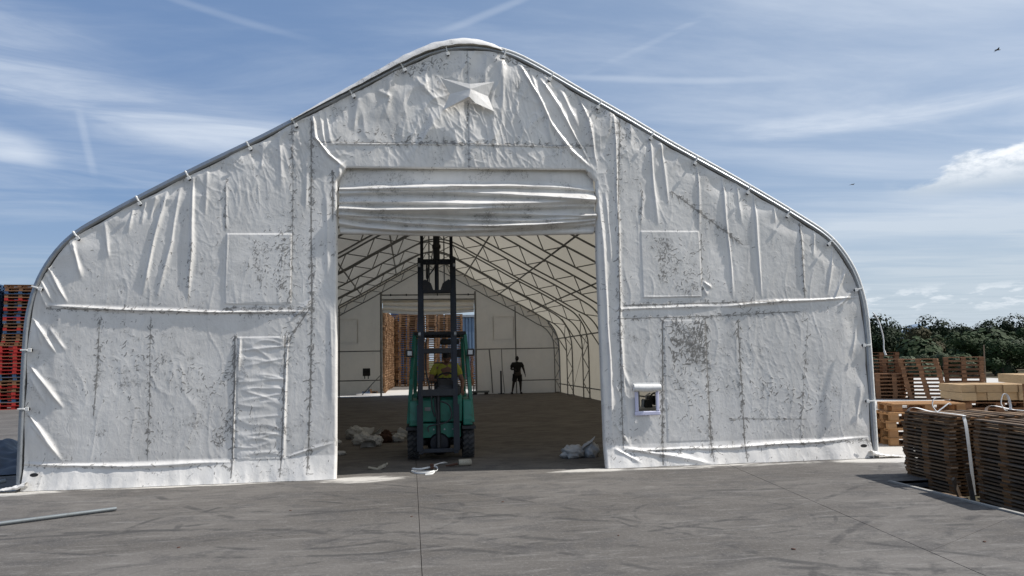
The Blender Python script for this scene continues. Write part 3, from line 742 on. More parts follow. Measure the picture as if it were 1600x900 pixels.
# gathered curtain under the lintel
def curtain(u,v):
    x=-1.03+u*3.87; s=v*1.5
    sag=math.sin(u*math.pi)
    y=.10; k=float(pn(np.array([u*5.]),np.array([v*3.]))[0])
    z=4.62-.40*v/.36 if v<.36 else 4.22-.64*((v-.36)/.64)
    sl=[(.33,.022,-.03,.02),(.43,.045,.01,.10),(.55,.06,.05,-.09),(.655,.03,.0,-.05),(.73,.045,.02,.07),(.81,.03,-.01,-.04),(.88,.035,.01,.02),(.96,.035,.0,.01)]
    b=0
    for c,w,am,tilt in sl:
        cc=c+tilt*(u-.5)*.9+.03*math.sin(u*5+c*20)-.05*(abs(u-.5)*2)**3*(c-.6)*4; dv=v-cc; b+=(.125+am)*math.exp(-(dv/(w*(2.0 if dv<0 else .55)))**2)*(.55+.45*sag)
    b+=.02*math.sin(u*37+v*9)*(.2+.8*v)*(.35+abs(u-.5))+.03*k
    if v>.985: b-=.05
    return (x-CX,y-b-.02*sag,z-.10*sag*(v>.36)*(.3)+.0)
draped('door_curtain',150,110,curtain,M['front'],tent,.35)
mb=MB(); mb.tube([(-1.02-CX,.12,3.585),(.92-CX,.12,3.555),(2.82-CX,.12,3.60)],.045,12); mb.build('curtain_roll',M['front'],tent,smooth=True)
# small roll-up window low on the right of the doorway
wf=MB()
for c,d in (((3.545,-.03,.795),(.40,.022,.06)),((3.382,-.03,.975),(.055,.022,.30)),((3.708,-.03,.975),(.05,.022,.30))): wf.box((c[0]-CX,c[1],c[2]),d)
wo=wf.build('window_frame',M['lilac'],tent,bevel=.012)
mb=MB(); mb.tube([(3.33-CX,-.07,1.185),(3.54-CX,-.075,1.175),(3.75-CX,-.07,1.18)],[.052,.058,.050],14); mb.box((3.54-CX,-.03,1.225),(.42,.02,.06)); mb.build('rolled_cover',M['sackwhite'] if 'sackwhite' in M else M['strap'],wo,smooth=True)
# flat outline strips of the two window squares and the zip flaps of the side doors
def strip(name,x0,z0,x1,z1,w=.03,y=-.055):
    mb=MB(); mb.bar((x0-CX,y,z0),(x1-CX,y,z1),w,.006); return mb.build(name,M['front'],tent)
# roof cover
def roof():
    ny=190; P=offset_poly(PROF,.045); n=len(P); V=np.zeros((ny+1,n,3)); 
    T=np.gradient(P,axis=0); T/=np.linalg.norm(T,axis=1)[:,None]; N=np.stack([-T[:,1],T[:,0]],1)
    for j in range(ny+1):
        y=.12+j*(25.38/ny); s=abs(math.sin(math.pi*(y-.1)/BAY)); d=-.035*s+.012*fbm(ARC*1.3,np.full(n,y*.9),3)
        V[j,:,0]=P[:,0]+N[:,0]*d; V[j,:,2]=np.maximum(P[:,1]+N[:,1]*d,0.004); V[j,:,1]=y
    F=[(j*n+i,(j+1)*n+i,(j+1)*n+i+1,j*n+i+1) for j in range(ny) for i in range(n-1)]
    V=V.reshape(-1,3); grid_obj('roof_cover',V,F,M['roof'],tent,{'dirt':.1+.2*fbm(V[:,0]+V[:,2],V[:,1],2)})
roof()
# steel arches: outer chord, inner chord, zigzag struts
strut_mesh=MB().tube([(0,0,0),(0,0,1)],1,6).mesh('web_strut',M['galv_in'])
unit_box=MB().box((0,0,0),(1,1,1)).mesh('unit_box',M['galv_in'])
def stick(name,a,b,r,parent,me=None):
    a=Vector(a);b=Vector(b);d=b-a
    o=inst(name,me or strut_mesh,parent,a,d.to_track_quat('Z','Y').to_euler(),(r,r,d.length)); return o
def arches():
    off=np.interp(ARC/ARC[-1],[0,.13,.2,.5,.8,.87,1],[-.26,-.26,-.42,-.42,-.42,-.26,-.26]); OUT=offset_poly(PROF,-.005); INN=offset_poly(PROF,off)
    keep=(np.abs(ARC-ARC[-1]/2)<ARC[-1]/2+1)
    nst=40; ss=np.linspace(.15,ARC[-1]-.15,nst)
    for k in range(NF):
        y=.10+k*BAY if k<NF-1 else 8*BAY-.12
        mb=MB(); mb.tube([(a,y,max(b,0)) for a,b in OUT],.030,8); ar=mb.build('arch_truss',M['galv_in'],tent,smooth=True)
        mi=MB(); mi.tube([(a,y,max(b,0)) for a,b in INN],.026,8); mi.build('inner_chord',M['galv_in'],ar,smooth=True)
        segs=[]
        for i in range(nst-1):
            A,B=(OUT,INN) if i%2 else (INN,OUT)
            pa=(np.interp(ss[i],ARC,A[:,0]),y,np.interp(ss[i],ARC,A[:,1])); pb=(np.interp(ss[i+1],ARC,B[:,0]),y,np.interp(ss[i+1],ARC,B[:,1])); segs.append((pa,pb))
        if 1<=k<=6:
            for a,b in segs: stick('web_strut',a,b,.017,ar)
        else:
            mz=MB(); 
            for a,b in segs: mz.tube([a,b],.017,5)
            tag(mz.build('web_struts',M['galv_in'],ar),kind='stuff')
        for sgn in (-1,1):
            if k not in (0,NF-1): stick('knee_brace',(sgn*5.15,y,3.25),(sgn*5.98,y,1.95),.022,ar)
            stick('base_plate',(sgn*6.12,y,.006),(sgn*6.12,y,.03),.17,ar)
    for dx in (-6.17,-4.8,-3.3,-1.65,0,1.65,3.3,4.8,6.17):
        a=np.interp(dx,PROF[:,0],ARC); z=np.interp(a,ARC,PROF[:,1]); 
        if abs(dx)>6: z=2.7
        mb=MB(); mb.tube([(dx*.975,.15,z-.12),(dx*.975,25.1,z-.12)],.028,8); mb.build('purlin',M['galv_in'],tent,smooth=True)
    for sgn in (-1,1):      # wall rail low on the long side
        mb=MB(); mb.tube([(sgn*6.16,.2,.42),(sgn*6.16,25.1,.42)],.025,8); mb.build('side_rail',M['galv_in'],tent,smooth=True)
        for (y0,y1) in ((22.15,18.98),(15.8,12.7),(6.4,9.5)):      # thin guy wires against the side sheet
            stick('brace_wire',(sgn*6.17,y0,.1),(sgn*6.14,y1,2.6),.008,tent)
arches()
BY=25.3
def back_wall():
    s=.09; out=offset_poly(PROF,-.02); xs=np.arange(-6.4,6.41,s); zs=np.arange(0,6.6,s)
    X,Z=np.meshgrid(xs,zs,indexing='ij'); cx=X[:-1,:-1]+s/2; cz=Z[:-1,:-1]+s/2
    D=np.array([(-2.30,-.2),(-2.30,4.45),(2.10,4.45),(2.10,-.2)])
    lift=lambda x:.02+.30*np.exp(-((x+2.9)/.55)**2)+.05*np.exp(-((x+4.2)/.9)**2)
    keep=in_poly(cx,cz,out)&~in_poly(cx,cz,D)&(cz>lift(cx))
    idx=np.arange(X.size).reshape(X.shape); ii,jj=np.where(keep); F=np.stack([idx[ii,jj],idx[ii+1,jj],idx[ii+1,jj+1],idx[ii,jj+1]],1)
    used=np.unique(F); mp=np.full(X.size,-1); mp[used]=np.arange(len(used)); F=mp[F]; x=X.ravel()[used].copy(); z=Z.ravel()[used].copy()
    cnt=np.bincount(F.ravel(),minlength=len(used)); bd=np.where(cnt<4)[0]
    for poly in (out,D):
        qx,qz,ds=nearest_on(poly,True,x[bd],z[bd]); m=ds<s*.95; x[bd[m]]=qx[m]; z[bd[m]]=qz[m]
    y=BY+.05*fbm(x*.8,z*.5,3)+.03*np.abs(fbm(x*2.5,z*.7,2))+.06*np.clip((.9-z)/.9,0,1)*pn(x*1.5,z)
    y+=.05*np.exp(-((x-2.65+.15*np.sin(z*1.5))/.10)**2)*(z<4.2)+.03*np.exp(-((x+2.62)/.08)**2)
    dirt=.15+.4*np.clip(fbm(x,z,3),0,1)
    for x0,x1,z0,z1 in ((-4.45,-3.45,2.55,3.65),(3.0,4.0,2.6,3.7)):
        e=np.minimum(np.minimum(x-x0,x1-x),np.minimum(z-z0,z1-z)); dirt=np.maximum(dirt,.75*(np.abs(e)<.05)); y=y-.02*(e>0)
    grid_obj('back_wall',np.stack([x,y,z],1),F,M['back'],tent,{'dirt':dirt})
    def win_patch(x0,x1,z0,z1):
        for a,b_ in (((x0,z0),(x1,z0)),((x0,z1),(x1,z1)),((x0,z0),(x0,z1)),((x1,z0),(x1,z1))):
            mb=MB(); mb.bar((a[0],BY-.10,a[1]),(b_[0],BY-.10,b_[1]),.03,.012); mb.build('window_seam',M['back2'],tent)
    win_patch(-4.45,-3.45,2.55,3.65); win_patch(3.0,4.0,2.6,3.7)
    def cur(u,v):
        xx=-2.28+u*4.36; sag=math.sin(u*math.pi)
        b=.10*math.exp(-((v-.45-.12*(u-.5))/.07)**2)+.14*math.exp(-((v-.8+.2*(u-.5)**2)/.09)**2)+.03*math.sin(u*30)
        return (xx,BY-.02-b,4.55-.62*v-.08*sag*v+(.06*v*abs(u-.5)))
    draped('back_door_curtain',60,30,cur,M['back'],tent,.3)
M['back2']=make_membrane('back_window_sheeting',(.62,.575,.50),.40,(.6,.54,.43),.35,.6)
back_wall()
def bframe():
    g='galv_in'; y=BY-.14
    for x,h in ((-2.36,4.95),(2.14,4.95),(4.08,4.2),(-4.3,4.2)):
        mb=MB(); mb.tube([(x,y,0),(x,y,h)],.045 if abs(x)<3 else .032,8); mb.build('door_post' if abs(x)<3 else 'wall_post',M[g],tent,smooth=True)
    for z in (4.58,4.80):
        mb=MB(); mb.tube([(-2.36,y,z),(2.14,y,z)],.032,8); mb.build('lintel_tube',M[g],tent,smooth=True)
    for x in np.linspace(-1.9,1.8,6):
        mb=MB(); mb.box((x,y-.04,4.80),(.05,.05,.10)); mb.build('tube_clamp',M['blackm'],tent)
    for x0,x1,z in ((-6.15,-2.36,2.15),(2.14,6.15,2.15),(-6.15,-2.36,.78),(4.1,6.15,.62)):
        mb=MB(); mb.tube([(x0,y,z),(x1,y,z)],.026,8); mb.build('wall_rail',M[g],tent,smooth=True)
    mb=MB(); mb.tube([(-3.25,y,.1),(-2.4,y,1.0)],.022,6); mb.build('diagonal_brace',M[g],tent)
    mb=MB(); mb.tube([(2.78,y,2.12),(2.86,y,1.2),(2.92,y,.05)],.03,8); mb.build('wall_rail',M[g],tent,smooth=True)
    mb=MB(); mb.tube([(3.38,y,2.12),(3.4,y,1.2),(3.5,y,.05)],.018,8); mb.build('wall_rail',M[g],tent,smooth=True)
    # front door frame seen behind the cloth edges
    for x in (-1.13-CX,2.95-CX):
        mb=MB(); mb.tube([(x,.10,0),(x,.10,4.75)],.045,8); mb.build('door_post',M[g],tent,smooth=True)
    mb=MB(); mb.tube([(-2.1,.16,4.66),(1.97,.16,4.66)],.035,8); mb.build('lintel_tube',M[g],tent,smooth=True)
    for x0,x1 in ((-6.15,-2.12),(1.97,6.15)):
        mb=MB(); mb.tube([(x0,.10,2.42),(x1,.10,2.42)],.026,8); mb.build('wall_rail',M[g],tent,smooth=True)
        mb=MB(); mb.tube([(x0,.10,.33),(x1,.10,.33)],.026,8); mb.build('wall_rail',M[g],tent,smooth=True)
bframe()
# foot of the tent: crumpled loose cloth at both corners
def foot(x,sg):
    def fn(u,v):
        return (x-CX+sg*(.0+u*.55)-sg*.1,-.10-.18*v+.3*v*v+.3*(1-v)-.15,.012+.11*math.exp(-u*2.2)*(1-abs(v-.4))+.05*abs(float(pn(np.array([u*7.+x]),np.array([v*6.]))[0]))*(1-u*.6))
    draped('ground_skirt',26,18,fn,M['front'],tent,.3)
foot(-5.22,-1); foot(7.2,1)

# ------------------------------------------------------------------ forklift
def forklift():
    t=thing('forklift','green forklift with tall dark mast parked inside the open doorway','forklift',(.505,13.12,0),R(-1.5))
    def P(name,mb,mat,parent=None,smooth=False,bevel=0): return mb.build(name,M[mat],parent or t,smooth,bevel)
    # wheels
    def wheel(x,y,r,w,nl=20):
        o=MB().lathe([(r*.55,-w/2+.012),(r*.86,-w/2),(r*.955,-w/2+.022),(r*.965,0),(r*.955,w/2-.022),(r*.86,w/2),(r*.55,w/2-.012)],(0,0,0),'X',36).build('wheel',M['rubber'],t,True)
        o.location=(x,y,r)
        rim=MB().lathe([(.02,-w*.36),(r*.5,-w*.36),(r*.56,-w*.45),(r*.56,w*.45),(r*.5,w*.36),(.02,w*.36)],(0,0,0),'X',24).build('rim',M['tin'],o,True)
        lug=MB()
        for k in range(nl):
            for s in (-1,1):
                a=2*math.pi*(k+(.5 if s>0 else 0)*0)/nl
                rot=Matrix.Rotation(a,3,'X')@Matrix.Rotation(s*0+R(32),3,'Z')
                c=Matrix.Rotation(a,3,'X')@Vector((s*w*.235,0,r*.975))
                lug.box(c,(w*.52,.036,.03),0,rot)
        lug.build('tread_lugs',M['lug'],o); return o
    wheel(-.46,0,.285,.20); wheel(.46,0,.285,.20); wheel(-.42,1.25,.22,.16,16); wheel(.42,1.25,.22,.16,16)
    # body
    def prism(pts,x0,x1,m=0):      # (y,z) outline swept along x
        n=len(pts); vs=[(x0,a,b) for a,b in pts]+[(x1,a,b) for a,b in pts]
        return vs,[tuple(range(n))[::-1],tuple(range(n,2*n))]+[(i,(i+1)%n,(i+1)%n+n,i+n) for i in range(n)]
    b=MB(); b.add(*prism([(-.22,.62),(-.22,.98),(-.16,1.06),(.02,1.08),(.10,.62)],-.36,.36)); P('front_cowl',b,'green',bevel=.02)
    b=MB(); b.add(*prism([(-.24,.36),(-.24,.60),(-.1,.60),(-.1,.36)],-.33,.33)); P('axle_cover',b,'green',bevel=.015)
    for s in (-1,1):
        b=MB(); b.add(*prism([(-.27,.56),(-.27,.66),(-.2,.98),(.1,1.02),(.34,.78),(.34,.56)],s*.53,s*.37)); f=P('fender',b,'green',bevel=.02)
        b=MB(); b.add(*prism([(-.33,.50),(-.31,.55),(.36,.55),(.36,.52)],s*.58,s*.35)); P('mudguard',b,'rubber',f,bevel=.006)
    b=MB(); b.add(*prism([(.1,.28),(.1,.60),(.6,.62),(.66,1.0),(1.05,1.05),(1.45,.98),(1.5,.30),(1.2,.22)],-.40,.40)); P('chassis',b,'green',bevel=.03)
    b=MB(); b.add(*prism([(1.05,.40),(1.02,1.06),(1.35,1.08),(1.62,.95),(1.72,.6),(1.62,.35)],-.50,.50)); P('counterweight',b,'green',bevel=.05)
    b=MB(); b.box((0,.36,.60),(.78,.6,.03)); P('floor_plate',b,'blackm')
    # overhead guard
    for s in (-1,1):
        b=MB(); b.bar((s*.535,-.20,.60),(s*.49,.0,1.35),.065,.05); b.bar((s*.49,0,1.35),(s*.435,.12,2.10),.06,.05); P('guard_pillar',b,'green',bevel=.008)
        b=MB(); b.bar((s*.46,1.22,1.0),(s*.43,1.1,2.06),.06,.06); P('guard_pillar',b,'green',bevel=.008)
        b=MB(); b.bar((s*.43,.10,2.12),(s*.42,1.18,2.10),.06,.05); P('guard_rail',b,'green',bevel=.008)
    b=MB(); b.box((0,.11,2.12),(.90,.07,.06)); P('guard_crossbar',b,'blackm',bevel=.01)
    for k in range(7):
        b=MB(); b.box((-.33+.11*k,.64,2.13),(.03,1.02,.035)); P('guard_slat',b,'blackm')
    b=MB(); b.box((0,1.16,2.10),(.88,.06,.05)); P('guard_crossbar',b,'blackm')
    b=MB(); b.box((.18,.55,1.98),(.34,.4,.10)); P('roof_box',b,'blackm',bevel=.03)
    b=MB(); b.add(*prism([(.9,1.85),(.9,1.7),(.98,1.7),(.98,1.85)],.26,.40)); P('rear_lamp',b,'blackm')
    # seat
    b=MB(); b.box((.12,.86,1.05),(.46,.44,.12)); st=P('seat',b,'plastic',bevel=.04); b=MB(); b.box((.12,1.08,1.36),(.44,.12,.52),rot=Matrix.Rotation(R(-10),3,'X')); P('backrest',b,'plastic',st,bevel=.04)
    # dash and steering
    b=MB(); b.add(*prism([(-.14,1.04),(-.16,1.22),(-.05,1.34),(.06,1.30),(.12,1.04)],-.04,.30)); dsh=P('dashboard',b,'plastic',bevel=.025)
    b=MB(); b.box((.13,-.18,1.13),(.40,.04,.14)); P('dash_panel',b,'plastic',dsh,bevel=.02)
    b=MB(); b.tube([(.12,.05,1.25),(.12,.22,1.32)],.025,8); 
    ring=[(.12+.17*math.cos(a),.235+.17*math.sin(a)*.72,1.335+.17*math.sin(a)*.55) for a in np.linspace(0,2*math.pi,25)]
    b.tube(ring,.016,8,caps=False); b.tube([(-.05,.235,1.335),(.29,.235,1.335)],.012,6); P('steering_wheel',b,'blackm',smooth=True)
    for k in range(4):
        b=MB(); b.tube([(-.20+.05*k,.02,1.05),(-.20+.05*k,.06,1.27)],.008,6); b.lathe([(.001,0),(.018,.008),(.018,.03),(.001,.04)],(-.20+.05*k,.06,1.26),'Z',8); P('lever',b,'blackm')
    # head lamps on the guard pillars
    for s in (-1,1):
        b=MB(); b.box((s*.505+s*.02,-.10,1.78),(.125,.09,.125)); o=P('headlight',b,'plastic',bevel=.015)
        b=MB(); b.box((s*.515,-.150,1.78),(.075,.012,.075)); P('lens',b,'lens',o,bevel=.006)
        b=MB(); b.bar((s*.46,-.02,1.72),(s*.52,-.08,1.74),.03,.02); P('lamp_bracket',b,'blackm',o)
    # mast, tilted a little back
    mt=thing('mast',None,None,(-.045,-.42,.12)); mt.parent=t; mt.rotation_euler=(R(-6.5),0,0)
    def Q(name,mb,mat='mast',smooth=False,bevel=0): return mb.build(name,M[mat],mt,smooth,bevel)
    def channel(mb,x,s,y,z0,z1,w,d,th=.014):       # C section open towards the middle
        mb.box((x,y,(z0+z1)/2),(th,d,z1-z0)); mb.box((x-s*w/2,y-d/2+th/2-.0006,(z0+z1)/2),(w,th,z1-z0)); mb.box((x-s*w/2,y+d/2-th/2+.0006,(z0+z1)/2),(w,th,z1-z0))
    for s in (-1,1):
        b=MB(); channel(b,s*.320,s,0,0,3.32,.068,.12); Q('outer_rail',b)
        b=MB(); channel(b,s*.275,s,-.005,1.2,4.40,.048,.085); Q('inner_rail',b)
        b=MB(); b.box((s*.30,-.075,.42),(.10,.012,.75)); Q('rail_gusset',b)
        b=MB(); b.bar((s*.30,.10,1.15),(s*.33,.42,.85),.06,.06); Q('tilt_cylinder',b,'blackm')
        b=MB(); b.lathe([(.001,-.02),(.04,-.02),(.04,.02),(.001,.02)],(s*.30,-.07,1.98),'X',14); Q('rail_roller',b,'galv')
        b=MB(); b.lathe([(.001,-.02),(.035,-.02),(.035,.02),(.001,.02)],(s*.30,-.07,3.18),'X',14); Q('rail_roller',b,'galv')
    for z,h,y in ((3.26,.09,.02),(.05,.07,-.02),(.98,.10,.07)):
        b=MB(); b.box((0,y,z),(.66,.07,h)); Q('cross_member',b,bevel=.01)
    b=MB(); b.box((0,-.06,1.00),(.58,.012,.11)); Q('cross_plate',b,'blackm')
    b=MB(); b.box((0,-.03,2.72),(.46,.09,.05)); 
    for s in (-1,1):
        b.add([(s*.24,-.08,2.74),(s*.06,-.08,2.74),(s*.10,-.08,2.86),(s*.20,-.08,2.93),(s*.24,-.08,2.90),(s*.24,.03,2.74),(s*.06,.03,2.74),(s*.10,.03,2.86),(s*.20,.03,2.93),(s*.24,.03,2.90)],[(0,1,2,3,4),(9,8,7,6,5),(0,5,6,1),(1,6,7,2),(2,7,8,3),(3,8,9,4),(4,9,5,0)])
    Q('lift_carriage',b,'blackm')
    b=MB(); b.box((0,-.02,1.70),(.50,.05,.09)); Q('carriage_bar',b,'blackm',bevel=.01)
    b=MB(); b.tube([(0,0,2.74),(0,0,4.3)],.036,14); Q('lift_cylinder',b,smooth=True)
    b=MB(); b.tube([(0,0,3.30),(0,0,4.3)],.058,14); b.tube([(0,0,3.5),(0,0,3.56)],.075,14); Q('cylinder_sleeve',b,'blackm',smooth=True)
    b=MB(); b.tube([(0,.03,.1),(0,.03,.97)],.04,12); Q('lower_cylinder',b,'blackm',smooth=True)
    for x in (-.13,.13):
        b=MB(); b.tube([(x,.02,2.8),(x,.02,4.2)],.012,6); Q('chain',b,'galv_in')
    for pts in ([(-.17,-.02,3.25),(-.17,-.05,2.95),(-.12,-.06,3.02),(-.05,-.06,3.12),(-.02,-.05,3.2)],[(-.14,-.02,3.2),(-.16,-.03,2.9),(-.13,-.03,2.78)],[(-.19,.0,1.9),(-.2,-.02,1.4),(-.12,-.05,1.0),(-.10,-.06,.75),(-.05,-.06,.6)],[(.05,-.06,.85),(.18,-.09,.78),(.22,-.10,.6),(.12,-.10,.50),(-.10,-.10,.46),(-.17,-.09,.43),(-.16,-.08,.36)],[(-.06,-.06,.92),(-.04,-.08,.7),(-.02,-.06,.55)]):
        b=MB(); b.tube(catmull(pts,5),.013,8); Q('hydraulic_hose',b,'rubber',smooth=True)
    # axle housing between the rails
    b=MB(); b.lathe([(.02,-.13),(.15,-.12),(.20,-.04),(.205,.10),(.14,.2),(.03,.22)],(0,0,0),'Y',20); o=P('gear_housing',b,'mast',smooth=True); o.location=(-.03,-.16,.27)
    b=MB(); b.tube([(-.40,0,.285),(.40,0,.285)],.075,14); P('axle_tube',b,'blackm',smooth=True)
    for x in (-.12,.06,.2):
        b=MB(); b.lathe([(.001,0),(.014,0),(.014,.012),(.001,.014)],(x,-.25,.50),'Y',8); P('bolt',b,'galv')
    b=MB(); b.box((-.22,-.23,.84),(.10,.01,.06)); P('data_plate',b,'galv_in')
    return t
forklift()

# ------------------------------------------------------------------ people
def skin_mesh(name,J,B,mat,parent,root,sub=2):
    K=list(J); I={k:i for i,k in enumerate(K)}
    me=bpy.data.meshes.new(name); me.from_pydata([J[k][0] for k in K],[(I[a],I[b]) for a,b in B],[]); me.materials.append(mat)
    o=bpy.data.objects.new(name,me); C.objects.link(o); o.parent=parent
    o.modifiers.new('skin','SKIN'); sv=me.skin_vertices[0].data
    for k in K:
        r=J[k][1]; sv[I[k]].radius=(r,r) if not isinstance(r,tuple) else r; sv[I[k]].use_root=(k==root)
    o.modifiers['skin'].use_smooth_shade=True
    s=o.modifiers.new('sub','SUBSURF'); s.levels=sub; s.render_levels=sub
    return o
def head(parent,loc,rx,rz,hair,skinm,s=1.0):
    """face looks along -Y"""
    V=[];F=[];nu,nv=20,16
    for i in range(nv+1):
        th=math.pi*i/nv
        for k in range(nu):
            ph=2*math.pi*k/nu; x=math.sin(th)*math.sin(ph); y=-math.sin(th)*math.cos(ph); z=math.cos(th)
            sx,sy,sz=.074,.094,.115
            if z<0: sx*=1-.30*(-z)**1.3; sy*=1-.12*(-z)
            px,py,pz=x*sx,y*sy,z*sz
            if y<-.6:   # face: brow, nose, mouth, eye sockets
                py+=.012*math.exp(-((pz-.008)/.014)**2)*min(1,(abs(px)/.03)**2)*math.exp(-(abs(px)-.03)**2/.0006)
                py-=.020*math.exp(-(px/.013)**2)*math.exp(-((pz+.022)/.02)**2)+.006*math.exp(-(px/.02)**2)*math.exp(-((pz+.055)/.012)**2)
            V.append((px*s,py*s,pz*s))
    for i in range(nv):
        for k in range(nu): F.append((i*nu+k,i*nu+(k+1)%nu,(i+1)*nu+(k+1)%nu,(i+1)*nu+k))
    mb=MB(); mb.add(V,F)
    for sg in (-1,1): mb.lathe([(.002,-.006),(.018,-.008),(.024,.0),(.012,.006),(.002,.004)],(sg*.074*s,.008,-.005),'X',10)
    o=mb.build('head',skinm,parent,2); o.location=loc; o.rotation_euler=(rx,0,rz)
    hb=MB(); HV=[];HF=[]
    for i in range(nv+1):
        th=math.pi*.62*i/nv
        for k in range(nu):
            ph=2*math.pi*k/nu; x=math.sin(th)*math.sin(ph); y=-math.sin(th)*math.cos(ph); z=math.cos(th)
            q=1.09+.03*math.sin(7*ph+5*th); HV.append((x*.076*q*s,(y*.096*q+.010)*s,(max(z,.30 if y<-.45 else -9)*.118*q+.004)*s))
    for i in range(nv):
        for k in range(nu): HF.append((i*nu+k,i*nu+(k+1)%nu,(i+1)*nu+(k+1)%nu,(i+1)*nu+k))
    hb.add(HV,HF); hb.build('hair',hair,o,True)
    for sg in (-1,1):
        e=MB(); e.lathe([(.001,-.006),(.009,-.003),(.009,.003),(.001,.006)],(sg*.028*s,-.083*s,.006*s),'Y',8); e.build('eye',M['plastic'],o,True)
    return o
def hand_joints(J,B,pre,w,dirv,side,curl=.4):
    """palm and five bent fingers grown from wrist joint w; dirv=hand direction, side=towards thumb"""
    d=Vector(dirv).normalized(); sd=Vector(side); sd=(sd-d*sd.dot(d)).normalized(); nrm=d.cross(sd)
    W=Vector(J[w][0]); J[pre+'p']=(W+d*.045,.024); B.append((w,pre+'p'))
    for i,(o,l) in enumerate(((.030,.036),(.010,.042),(-.010,.039),(-.028,.030))):
        a=W+d*.085+sd*o; J[f'{pre}k{i}']=(a,.010); B.append((pre+'p',f'{pre}k{i}'))
        b=a+(d*math.cos(curl)+nrm*math.sin(curl))*l; J[f'{pre}m{i}']=(b,.009); B.append((f'{pre}k{i}',f'{pre}m{i}'))
        c=b+(d*math.cos(curl*2)+nrm*math.sin(curl*2))*l*.8; J[f'{pre}t{i}']=(c,.008); B.append((f'{pre}m{i}',f'{pre}t{i}'))
    a=W+d*.045+sd*.040; J[pre+'t1_']=(a,.011); B.append((pre+'p',pre+'t1_')); J[pre+'t2_']=(a+d*.035+sd*.018+nrm*.012,.009); B.append((pre+'t1_',pre+'t2_'))
def standing():
    t=thing('person','person in black shorts and shirt standing by the right back wall of the tent','person',(5.02,35.75,0),R(0))
    J={'pel':((0,0,.95),(.16,.12)),'wa':((0,.01,1.10),(.165,.125)),'ch':((0,.0,1.32),(.19,.13)),'nb':((0,.01,1.46),(.075,.07)),'nk':((0,-.005,1.55),.052),
     'hl':((-.10,0,.88),.115),'kl':((-.19,-.03,.50),.072),'al':((-.26,.02,.09),.036),'fl':((-.30,-.13,.045),.038),
     'hr':((.10,0,.88),.115),'kr':((.14,-.04,.50),.072),'ar':((.15,.02,.09),.036),'fr':((.18,-.13,.045),.038),
     'sl':((-.21,0,1.42),.080),'el':((-.29,.03,1.17),.058),'wl':((-.16,-.20,1.16),.03),
     'sr':((.21,0,1.42),.080),'er':((.31,.02,1.16),.058),'wr':((.36,-.08,.93),.028)}
    B=[('pel','wa'),('wa','ch'),('ch','nb'),('nb','nk'),('pel','hl'),('hl','kl'),('kl','al'),('al','fl'),('pel','hr'),('hr','kr'),('kr','ar'),('ar','fr'),('ch','sl'),('sl','el'),('el','wl'),('ch','sr'),('sr','er'),('er','wr')]
    hand_joints(J,B,'L','wl',(.6,-.5,-.2),(0,-.3,1)); hand_joints(J,B,'R','wr',(.2,-.2,-1),(-.3,-1,0))
    skin_mesh('body',J,B,M['shadeskin'],t,'pel')
    head(t,(0,-.03,1.66),R(8),R(12),M['hair'],M['shadeskin'])
    sh={k:(J[k][0],tuple(r+.014 for r in J[k][1]) if isinstance(J[k][1],tuple) else J[k][1]+.014) for k in ('pel','wa','ch','sl','sr')}
    sh['nb']=((0,.01,1.46),.075); sh['ul']=((-.28,0,1.24),.085); sh['ur']=((.285,.012,1.24),.085)
    skin_mesh('shirt',sh,[('pel','wa'),('wa','ch'),('ch','nb'),('ch','sl'),('sl','ul'),('ch','sr'),('sr','ur')],M['blackc'],t,'pel')
    so={'pel':((0,0,.97),(.18,.14)),'hl':((-.10,0,.86),.135),'kl':((-.175,-.025,.54),.115),'hr':((.10,0,.86),.135),'kr':((.135,-.035,.54),.115)}
    skin_mesh('shorts',so,[('pel','hl'),('hl','kl'),('pel','hr'),('hr','kr')],M['blackc'],t,'pel')
    for s,(x,y) in ((-1,(-.28,-.05)),(1,(.165,-.05))):
        b=MB(); b.box((x,y,.05),(.10,.28,.10),taper=.8); b.build('shoe',M['blackc'],t,bevel=.03)
M['shadeskin']=worn('shaded_skin',(.022,.014,.011),(.02,.012,.01),.3,12,.6,0,.1)  # silhouette shade of the far figure put into its skin colour
standing()
